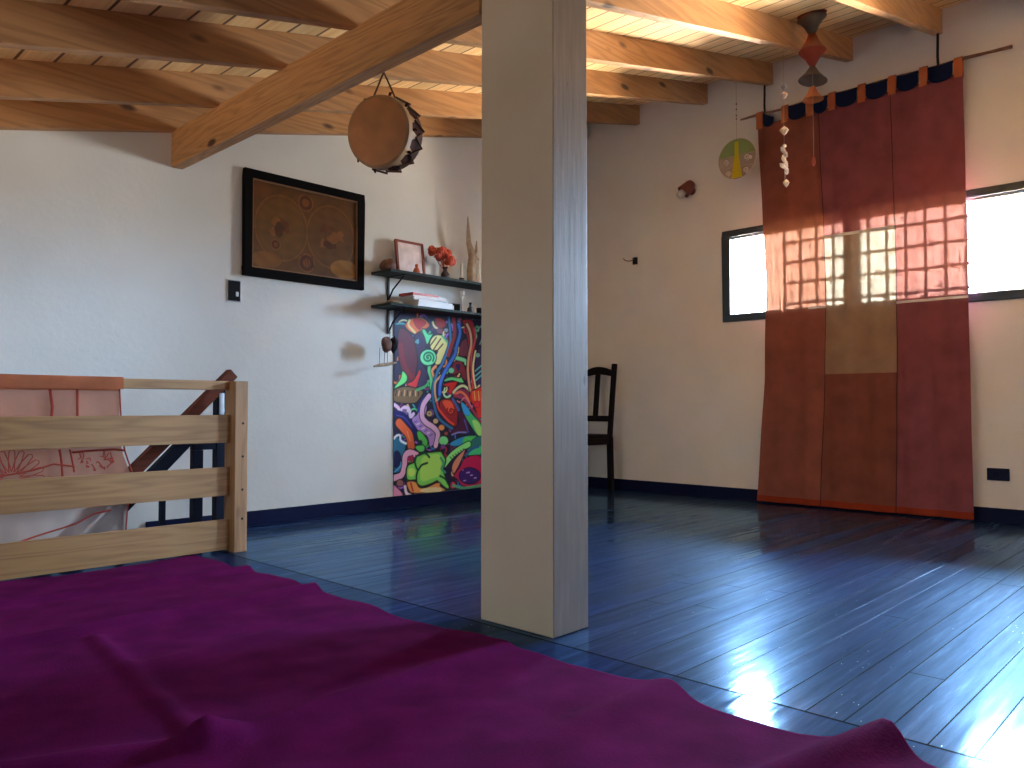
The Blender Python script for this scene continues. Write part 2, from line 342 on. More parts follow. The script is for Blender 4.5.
# ------------------------------------------------------------------ mesh helpers
class MB:
    def __init__(self): self.v = []; self.f = []; self.mi = []; self.cur = 0
    def add(self, vs, fs):
        o = len(self.v); self.v += [tuple(p) for p in vs]
        for q in fs: self.f.append([o + i for i in q]); self.mi.append(self.cur)
        return self
    def box(self, x0, x1, y0, y1, z0, z1, mat=None):
        vs = [Vector((x, y, z)) for z in (z0, z1) for y in (y0, y1) for x in (x0, x1)]
        if mat is not None: vs = [mat @ p for p in vs]
        return self.add(vs, [(0, 2, 3, 1), (4, 5, 7, 6), (0, 1, 5, 4), (2, 6, 7, 3), (0, 4, 6, 2), (1, 3, 7, 5)])
    def bar(self, a, b, w, h, up=(0, 0, 1)):
        """rectangular bar from a to b, w across, h along 'up'"""
        a = Vector(a); b = Vector(b); d = (b - a).normalized(); u = Vector(up)
        s = d.cross(u).normalized(); u = s.cross(d).normalized()
        vs = []
        for p in (a, b):
            for (i, j) in ((-1, -1), (1, -1), (1, 1), (-1, 1)):
                vs.append(p + s * (w / 2 * i) + u * (h / 2 * j))
        return self.add(vs, [(0, 3, 2, 1), (4, 5, 6, 7), (0, 1, 5, 4), (1, 2, 6, 5), (2, 3, 7, 6), (3, 0, 4, 7)])
    def prism(self, pts, axis, c0, c1):
        """2-D polygon extruded along an axis. axis 'y': pts=(x,z); 'x': pts=(y,z); 'z': pts=(x,y)"""
        def P(p, c): return {'y': (p[0], c, p[1]), 'x': (c, p[0], p[1]), 'z': (p[0], p[1], c)}[axis]
        n = len(pts); vs = [P(p, c0) for p in pts] + [P(p, c1) for p in pts]
        fs = [list(range(n))[::-1], list(range(n, 2 * n))] + [(i, (i + 1) % n, n + (i + 1) % n, n + i) for i in range(n)]
        return self.add(vs, fs)
    def tube(self, pts, r, seg=8, cap=True):
        pts = [Vector(p) for p in pts]; n = len(pts)
        rs = r if isinstance(r, (list, tuple)) else [r] * n
        vs = []; prev = None
        for i, p in enumerate(pts):
            d = (pts[min(i + 1, n - 1)] - pts[max(i - 1, 0)]).normalized()
            if prev is None:
                s = d.orthogonal().normalized()
            else:
                s = (prev - d * prev.dot(d)).normalized()
            prev = s; t = d.cross(s)
            for k in range(seg):
                a = 2 * PI * k / seg; vs.append(p + (s * math.cos(a) + t * math.sin(a)) * rs[i])
        fs = [(i * seg + k, i * seg + (k + 1) % seg, (i + 1) * seg + (k + 1) % seg, (i + 1) * seg + k) for i in range(n - 1) for k in range(seg)]
        if cap: fs += [list(range(seg))[::-1], [(n - 1) * seg + k for k in range(seg)]]
        return self.add(vs, fs)
    def lathe(self, prof, c=(0, 0, 0), seg=24, mat=None, close=True):
        vs = []; n = len(prof)
        for (r, z) in prof:
            for k in range(seg):
                a = 2 * PI * k / seg; q = Vector((max(r, 1e-4) * math.cos(a), max(r, 1e-4) * math.sin(a), z))
                if mat is not None: q = mat @ q
                vs.append(q + Vector(c))
        fs = [(i * seg + k, i * seg + (k + 1) % seg, (i + 1) * seg + (k + 1) % seg, (i + 1) * seg + k) for i in range(n - 1) for k in range(seg)]
        if close: fs += [list(range(seg))[::-1], [(n - 1) * seg + k for k in range(seg)]]
        return self.add(vs, fs)
    def blob(self, c, rx, ry, rz, seed=0, amp=.15, seg=14, rings=9):
        rnd = random.Random(seed); vs = []; fs = []
        ph = [rnd.uniform(0, 6.28) for _ in range(6)]
        for i in range(rings + 1):
            th = PI * i / rings
            for k in range(seg):
                a = 2 * PI * k / seg
                w = 1 + amp * (math.sin(2 * a + ph[0]) * math.sin(th + ph[1]) + .6 * math.sin(3 * a + ph[2]) * math.sin(2 * th + ph[3]))
                vs.append((c[0] + rx * w * math.sin(th) * math.cos(a), c[1] + ry * w * math.sin(th) * math.sin(a), c[2] + rz * w * math.cos(th)))
        for i in range(rings):
            for k in range(seg):
                fs.append((i * seg + k, (i + 1) * seg + k, (i + 1) * seg + (k + 1) % seg, i * seg + (k + 1) % seg))
        return self.add(vs, fs)
    def build(self, name, mat, parent=None, org=None, smooth=False, bevel=0., solid=0.):
        o0 = Vector(org) if org is not None else (parent['_o'] and Vector(parent['_o']) if parent is not None else Vector((0, 0, 0)))
        me = bpy.data.meshes.new(name)
        me.from_pydata([tuple(Vector(p) - o0) for p in self.v], [], self.f)
        mats = mat if isinstance(mat, (list, tuple)) else [mat]
        for q in mats: me.materials.append(M_[q])
        if len(mats) > 1:
            for p, i in zip(me.polygons, self.mi): p.material_index = i
        bm = bmesh.new(); bm.from_mesh(me)
        bmesh.ops.remove_doubles(bm, verts=bm.verts, dist=2e-5)
        bmesh.ops.recalc_face_normals(bm, faces=bm.faces)
        bm.to_mesh(me); bm.free()
        if smooth:
            for p in me.polygons: p.use_smooth = True
            try: me.set_sharp_from_angle(angle=math.radians(40))
            except Exception: pass
        ob = bpy.data.objects.new(name, me); COL.objects.link(ob)
        if parent is not None: ob.parent = parent
        else: ob.location = o0
        if bevel:
            b = ob.modifiers.new('bevel', 'BEVEL'); b.width = bevel; b.segments = 2; b.limit_method = 'ANGLE'
        if solid:
            s = ob.modifiers.new('solid', 'SOLIDIFY'); s.thickness = solid; s.offset = 0
        ob['_o'] = list(o0)
        return ob

def root(name, label, cat, loc, group=None):
    o = bpy.data.objects.new(name, None); COL.objects.link(o); o.location = loc
    o.empty_display_size = .05
    o['label'] = label; o['category'] = cat; o['_o'] = list(loc)
    if group: o['group'] = group
    return o
def tag(o, label, cat, group=None):
    o['label'] = label; o['category'] = cat
    if group: o['group'] = group
    return o
def struct(o): o['kind'] = 'structure'; return o

def crom(p, n=4, closed=False):
    m = len(p); out = []
    rng = range(m if closed else m - 1)
    for i in rng:
        g = lambda k: np.array(p[k % m] if closed else p[min(max(k, 0), m - 1)], float)
        a, b, c, d = g(i - 1), g(i), g(i + 1), g(i + 2)
        for j in range(n):
            t = j / n
            out.append(.5 * ((2 * b) + (c - a) * t + (2 * a - 5 * b + 4 * c - d) * t * t + (3 * b - a - 3 * c + d) * t ** 3))
    if not closed: out.append(np.array(p[-1], float))
    return np.array(out)

# ------------------------------------------------------------------ painted panels (flat artwork on a fine grid)
def raster(U, Vv, shapes, base):
    C = np.tile(np.array(srgb(base)), (U.size, 1)); P = np.stack([U.ravel(), Vv.ravel()], 1)
    AA = .0035
    def seg_d(pp, poly, closed):
        q = np.roll(poly, -1, 0) if closed else poly[1:]; a = poly if closed else poly[:-1]
        d = np.full(len(pp), 1e9)
        for s, e in zip(a, q):
            v = e - s; L = (v @ v) + 1e-12
            t = np.clip(((pp - s) @ v) / L, 0, 1)
            d = np.minimum(d, np.hypot(*(pp - s - t[:, None] * v).T))
        return d
    def inside(pp, poly):
        r = np.zeros(len(pp), bool); q = np.roll(poly, -1, 0)
        for s, e in zip(poly, q):
            c = (s[1] > pp[:, 1]) != (e[1] > pp[:, 1])
            x = (e[0] - s[0]) * (pp[:, 1] - s[1]) / (e[1] - s[1] + 1e-12) + s[0]
            r ^= c & (pp[:, 0] < x)
        return r
    for kind, pts, col, w in shapes:
        poly = crom(pts, 4, kind == 'P')
        pad = w + .01
        k = np.where((P[:, 0] > poly[:, 0].min() - pad) & (P[:, 0] < poly[:, 0].max() + pad) & (P[:, 1] > poly[:, 1].min() - pad) & (P[:, 1] < poly[:, 1].max() + pad))[0]
        if not len(k): continue
        pp = P[k]; c = np.array(srgb(col)); d = seg_d(pp, poly, kind == 'P')
        if kind == 'K':
            al = np.clip((w - d) / AA + .5, 0, 1)[:, None]; C[k] = C[k] * (1 - al) + c * al
        else:
            sd = np.where(inside(pp, poly), d, -d)
            al = np.clip(sd / AA + .5, 0, 1)[:, None]; C[k] = C[k] * (1 - al) + c * al
            if w > 0:
                al = np.clip((w / 2 - d) / AA + .5, 0, 1)[:, None] * .92
                C[k] = C[k] * (1 - al) + np.array(srgb((12, 14, 26))) * al
    return C

def painted(name, x0, x1, z0, z1, y, step, shapes, base, mat, parent=None, fold=None, thick=.006, post=None):
    nx = int((x1 - x0) / step) + 1; nz = int((z1 - z0) / step) + 1
    xs = np.linspace(x0, x1, nx); zs = np.linspace(z0, z1, nz)
    U, Vv = np.meshgrid(xs, zs)
    Uf = np.where(U > fold, 2 * fold - U, U) if fold else U
    C = raster(Uf, Vv, shapes, base)
    if post: C = post(U.ravel(), Vv.ravel(), C)
    o = Vector(parent['_o']) if parent is not None else Vector((x0, y, z0))
    verts = [(a - o.x, y - o.y, b - o.z) for a, b in zip(U.ravel(), Vv.ravel())]
    nfront = len(verts)
    faces = [(j * nx + i, j * nx + i + 1, (j + 1) * nx + i + 1, (j + 1) * nx + i) for j in range(nz - 1) for i in range(nx - 1)]
    for (a, b) in ((x0, z0), (x1, z0), (x1, z1), (x0, z1)): verts.append((a - o.x, y + thick - o.y, b - o.z))
    faces.append((nfront, nfront + 3, nfront + 2, nfront + 1))
    cr = [0, nx - 1, nx * nz - 1, nx * (nz - 1)]
    rows = [list(range(nx)), [j * nx + nx - 1 for j in range(nz)], list(range(nx * nz - 1, nx * (nz - 1) - 1, -1)), [j * nx for j in range(nz - 1, -1, -1)]]
    for k, rr in enumerate(rows): faces.append(tuple(reversed(rr)) + (nfront + k, nfront + (k + 1) % 4))
    me = bpy.data.meshes.new(name); me.from_pydata(verts, [], faces); me.materials.append(M_[mat])
    ca = me.color_attributes.new('paint', 'FLOAT_COLOR', 'POINT')
    full = np.ones((len(verts), 4)); full[:nfront, :3] = C; full[nfront:, :3] = srgb(base)
    ca.data.foreach_set('color', full.ravel().astype(np.float32))
    ob = bpy.data.objects.new(name, me); COL.objects.link(ob)
    if parent is not None: ob.parent = parent
    else: ob.location = o
    return ob

# ================================================================== SETTING
XL, XR, YB, YF = -1.2, 5.5, -2.5, 4.33      # room extents; YF = wall with the mural, XR = window wall
S, Z0, ZC = .238, 1.785, 1.945              # roof slope, rafter underside at x=0, board underside at x=0
rz = lambda x: Z0 + S * x
cz = lambda x: ZC + S * x

b = MB(); b.box(XL - .2, XR + .2, YB - .2, 3.69, -.16, 0); b.box(1.66, XR + .2, 3.69, YF + .2, -.16, 0)
struct(b.build('floor', 'floor'))
b = MB(); b.prism([(XL - .2, -1.6), (XR + .2, -1.6), (XR + .2, cz(XR + .2)), (XL - .2, cz(XL - .2))], 'y', YF, YF + .2)
struct(b.build('wall_left', 'wall'))
# window wall
W0, W1, WZ0, WZ1 = .50, 3.0, 1.352, 2.056
b = MB()
top = cz(XR) + .005
b.box(XR, XR + .2, YB, W0, 0, top).box(XR, XR + .2, W1, YF, 0, top).box(XR, XR + .2, W0, W1, 0, WZ0).box(XR, XR + .2, W0, W1, WZ1, top)
struct(b.build('wall_right', 'wallr'))
# wall behind the camera and the low end wall, each with an added fill-light window
BW0, BW1, BZ0, BZ1 = 3.7, 4.9, 1.1, 1.9
b = MB()
def seg(xa, xb, za=0, zb=None):
    b.prism([(xa, za), (xb, za), (xb, cz(xb) if zb is None else zb), (xa, cz(xa) if zb is None else zb)], 'y', YB - .2, YB)
seg(XL - .2, BW0); seg(BW1, XR + .2); seg(BW0, BW1, 0, BZ0); seg(BW0, BW1, BZ1)
struct(b.build('wall_back', 'wall'))
b = MB(); tl = cz(XL); EW0, EW1, EZ0, EZ1 = 2.7, 4.2, .75, 1.5
b.box(XL - .2, XL, YB, EW0, -1.6, tl).box(XL - .2, XL, EW1, YF, -1.6, tl).box(XL - .2, XL, EW0, EW1, -1.6, EZ0).box(XL - .2, XL, EW0, EW1, EZ1, tl)
struct(b.build('wall_end', 'wall'))
b = MB(); b.prism([(XL - .3, cz(XL - .3)), (XR + .3, cz(XR + .3)), (XR + .3, cz(XR + .3) + .06), (XL - .3, cz(XL - .3) + .06)], 'y', YB - .3, YF + .3)
struct(b.build('ceiling', 'ceiling'))
# stairwell lining under the floor
b = MB(); b.box(XL - .2, 1.86, 3.57, 3.69, -1.6, -.16); b.box(1.66, 1.86, 3.69, YF, -1.6, -.16); b.box(XL, 1.66, 3.69, YF, -1.7, -1.6)
struct(b.build('wall_stairwell', 'wall'))
BH = .085
b = MB(); b.box(1.69, XR - .015, YF - .015, YF, 0, BH); struct(b.build('baseboard_left', 'navy', bevel=.003))
b = MB(); b.box(XR - .015, XR, YB, YF - .0151, 0, BH); struct(b.build('baseboard_right', 'navy', bevel=.003))

# windows ------------------------------------------------------------
def window(name, axis, pos, a0, a1, z0, z1, fw, mull, sgn, pane='glass', vw=None):
    vw = vw or fw
    """frame in the inner part of the opening; axis 'x': wall at x=pos, runs along y"""
    def BX(m, u0, u1, d0, d1, q0, q1):
        lo, hi = sorted((pos + sgn * d0, pos + sgn * d1))
        if axis == 'x': m.box(lo, hi, u0, u1, q0, q1)
        else: m.box(u0, u1, lo, hi, q0, q1)
    f = MB()
    BX(f, a0, a1, -.012, .07, z0, z0 + fw); BX(f, a0, a1, -.012, .07, z1 - fw, z1)
    BX(f, a0, a0 + vw, -.012, .07, z0 + fw, z1 - fw); BX(f, a1 - vw, a1, -.012, .07, z0 + fw, z1 - fw)
    for q in mull: BX(f, q - .045, q + .045, -.004, .06, z0 + fw, z1 - fw)
    r = struct(f.build(name, 'frame', bevel=.004)); r['_o'] = [0, 0, 0]
    g = MB(); BX(g, a0 + fw - .01, a1 - fw + .01, .034, .038, z0 + fw - .01, z1 - fw + .01); g.build('pane', pane, r)
    s = MB(); lim = [a0 + fw] + [x for q in mull for x in (q - .045, q + .045)] + [a1 - fw]
    for k in range(0, len(lim), 2):
        u0, u1 = lim[k], lim[k + 1]
        BX(s, u0, u1, .02, .05, z1 - fw - .018, z1 - fw); BX(s, u0, u1, .02, .05, z0 + fw, z0 + fw + .012)
        BX(s, u0, u0 + .012, .02, .05, z0 + fw, z1 - fw); BX(s, u1 - .012, u1, .02, .05, z0 + fw, z1 - fw)
    s.build('sash', 'alu', r)
    return r
w1 = window('window_1', 'x', XR, W0, W1, WZ0, WZ1, .05, [2.03], 1, vw=.066)
g = MB(); xg = XR + .17
for z in (1.47, 1.625, 1.78, 1.93):
    g.box(xg - .006, xg + .006, 1.34, 2.60, z - .010, z + .010)
y = 1.36
while y < 2.63: g.box(xg - .006, xg + .006, y - .009, y + .009, WZ0, WZ1); y += .122
g.build('security_grille', 'iron', w1)
window('added_window_back', 'y', YB, BW0, BW1, BZ0, BZ1, .06, [4.3], -1, 'tinted')  # unseen window added to bring fill daylight from behind the camera

window('added_window_end', 'x', XL, EW0, EW1, EZ0, EZ1, .06, [3.45], -1)  # unseen window added to light the column's broad face and window wall

# ================================================================== ROOF TIMBERS
YS = [4.27, 3.76, 3.117, 2.575, 1.995, 1.435, .87]
LAB = ['amber pine rafter lying flush along the top of the mural wall',
       'pine rafter second from the mural wall, just behind the hanging drum',
       'pine rafter third from the mural wall, crossing behind the column',
       'pine rafter fourth from the mural wall, above the left end of the curtain rod',
       'knotty pine rafter ending above the left half of the red curtain, beside the gauze mobile',
       'pine rafter ending above the right end of the red curtain, cord hung at its tip',
       'pine rafter nearest the viewer, just beyond the top right corner']
for i, y in enumerate(YS):
    y1 = YF - .0005 if i == 0 else y + .05
    xe = XR - .06 if i == 0 else XR - .001
    b = MB(); b.prism([(XL, rz(XL)), (xe, rz(xe)), (xe, cz(xe)), (XL, cz(XL))], 'y', y, y1)
    o = b.build('rafter', 'rafter', org=(2, y, rz(2)), bevel=.003)
    tag(o, LAB[i], 'rafter', 'pine rafters under the roof boards')
# main beam on the column
BX0, BX1, BZB, BZT = 1.802, 1.866, 2.022, rz(1.812) + .006
b = MB(); b.box(BX0, BX1, 1.877, YF - .001, BZB, BZT)
tag(b.build('roof_beam', 'beam', org=(BX0, 3, BZB), bevel=.004), 'thick rough-sawn pine beam running from the left wall to the column', 'beam')
# column
b = MB()
cx0, cx1, cy0, cy1 = 1.812, 1.983, 1.56, 1.876
ztop = lambda x: cz(x)
b.add([(cx0, cy0, 0), (cx1, cy0, 0), (cx1, cy1, 0), (cx0, cy1, 0), (cx0, cy0, cz(cx0)), (cx1, cy0, cz(cx1)), (cx1, cy1, cz(cx1)), (cx0, cy1, cz(cx0))],
      [(0, 3, 2, 1), (4, 5, 6, 7), (0, 1, 5, 4), (1, 2, 6, 5), (2, 3, 7, 6), (3, 0, 4, 7)])
tag(b.build('column', 'column', org=(cx0, cy0, 0), bevel=.004), 'off-white rectangular wooden column standing at the edge of the purple rug', 'column')
# ================================================================== MAP PICTURE
px0, px1, pz0, pz1 = 2.222, 3.074, 1.475, 2.112
r = root('framed_map', 'old brown world map in a black frame on the left wall', 'picture', (2.65, YF - .02, 1.475))
b = MB(); fw = .052; yf = YF - .032
for (a, c, d, e) in ((px0, px1, pz0, pz0 + fw), (px0, px1, pz1 - fw, pz1), (px0, px0 + fw, pz0 + fw, pz1 - fw), (px1 - fw, px1, pz0 + fw, pz1 - fw)):
    b.box(a, c, yf, YF - .001, d, e)
mfr = b.build('frame', 'mapframe', r, bevel=.003)
b = MB(); f2 = .008
a0, a1, c0, c1 = px0 + fw, px1 - fw, pz0 + fw, pz1 - fw
for (a, c, d, e) in ((a0, a1, c0, c0 + f2), (a0, a1, c1 - f2, c1), (a0, a0 + f2, c0 + f2, c1 - f2), (a1 - f2, a1, c0 + f2, c1 - f2)):
    b.box(a, c, YF - .026, YF - .002, d, e)
b.build('fillet', 'gold', mfr)
def circ(cx, cy, rx, ry=None, n=14):
    ry = ry or rx
    return [[cx + rx * math.cos(2 * PI * k / n), cy + ry * math.sin(2 * PI * k / n)] for k in range(n)]
mc = []
lt = (112, 72, 32); dkb = (70, 38, 20); cm = (94, 64, 30)
cz0 = (c0 + c1) / 2 + .0; cl, cr_ = a0 + .20, a1 - .195
for cx in (cl, cr_):
    mc.append(['P', circ(cx, cz0, .178, .2), cm if cx == cl else (88, 58, 28), 0])
    mc.append(['K', circ(cx, cz0, .178, .2) + [circ(cx, cz0, .178, .2)[0]], lt, .004])
    mc.append(['K', circ(cx, cz0, .163, .185) + [circ(cx, cz0, .163, .185)[0]], (84, 48, 24), .0015])
mc += [['P', circ(a0 + .1, c0 + .06, .1, .05), lt, 0], ['P', circ(a1 - .09, c0 + .07, .11, .06), (136, 94, 36), 0], ['P', circ(a0 + .06, c1 - .06, .07, .045), (96, 56, 26), 0]]
rn = random.Random(7)
for cx in (cl, cr_):
    for k in range(9):
        ang = rn.uniform(0, 6.28); rr = rn.uniform(0, .13)
        x, z = cx + rr * math.cos(ang), cz0 + rr * math.sin(ang); s = rn.uniform(.018, .05)
        poly = [[x + s * rn.uniform(.5, 1.3) * math.cos(t), z + s * rn.uniform(.5, 1.3) * math.sin(t)] for t in np.linspace(0, 6.28, 9)[:-1]]
        mc.append(['P', poly, rn.choice([dkb, (84, 48, 20), (120, 76, 34), (88, 46, 24)]), 0])
for (x, z, s) in ((a0 + .365, c1 - .08, .05), (a0 + .375, c0 + .075, .055), (a0 + .16, c0 + .16, .03)):
    mc.append(['P', circ(x, z, s), dkb, 0]); mc.append(['K', circ(x, z, s) + [circ(x, z, s)[0]], (120, 72, 34), .003]); mc.append(['P', circ(x, z, s * .5), (110, 64, 28), 0])
for k in range(5): mc.append(['K', [[a0 + .34 + k * .018, c0 + .12], [a0 + .35 + k * .02, c0 + .05]], dkb, .003])
def mappost(U, V, C):
    n = np.sin(U * 37 + 3 * np.sin(V * 23)) * np.sin(V * 41 + 2 * np.sin(U * 19))
    return np.clip(C * (1 + .16 * n[:, None]), 0, 1)
painted('map_print', a0, a1, c0, c1, YF - .014, .005, mc, (84, 54, 26), 'map', r, post=mappost)

# light switch
r = root('light_switch', 'small black light switch with a silver toggle on the left wall', 'light switch', (2.175, YF, 1.376))
b = MB(); b.box(2.137, 2.212, YF - .010, YF - .0005, 1.318, 1.436); swp = b.build('plate', 'black', r, bevel=.003)
b = MB(); b.box(2.132, 2.217, YF - .006, YF - .0004, 1.313, 1.441); b.build('rim', 'steel', r, bevel=.002)
b = MB(); b.box(2.182, 2.198, YF - .016, YF - .009, 1.345, 1.372); b.build('toggle', 'alu', swp, bevel=.002)

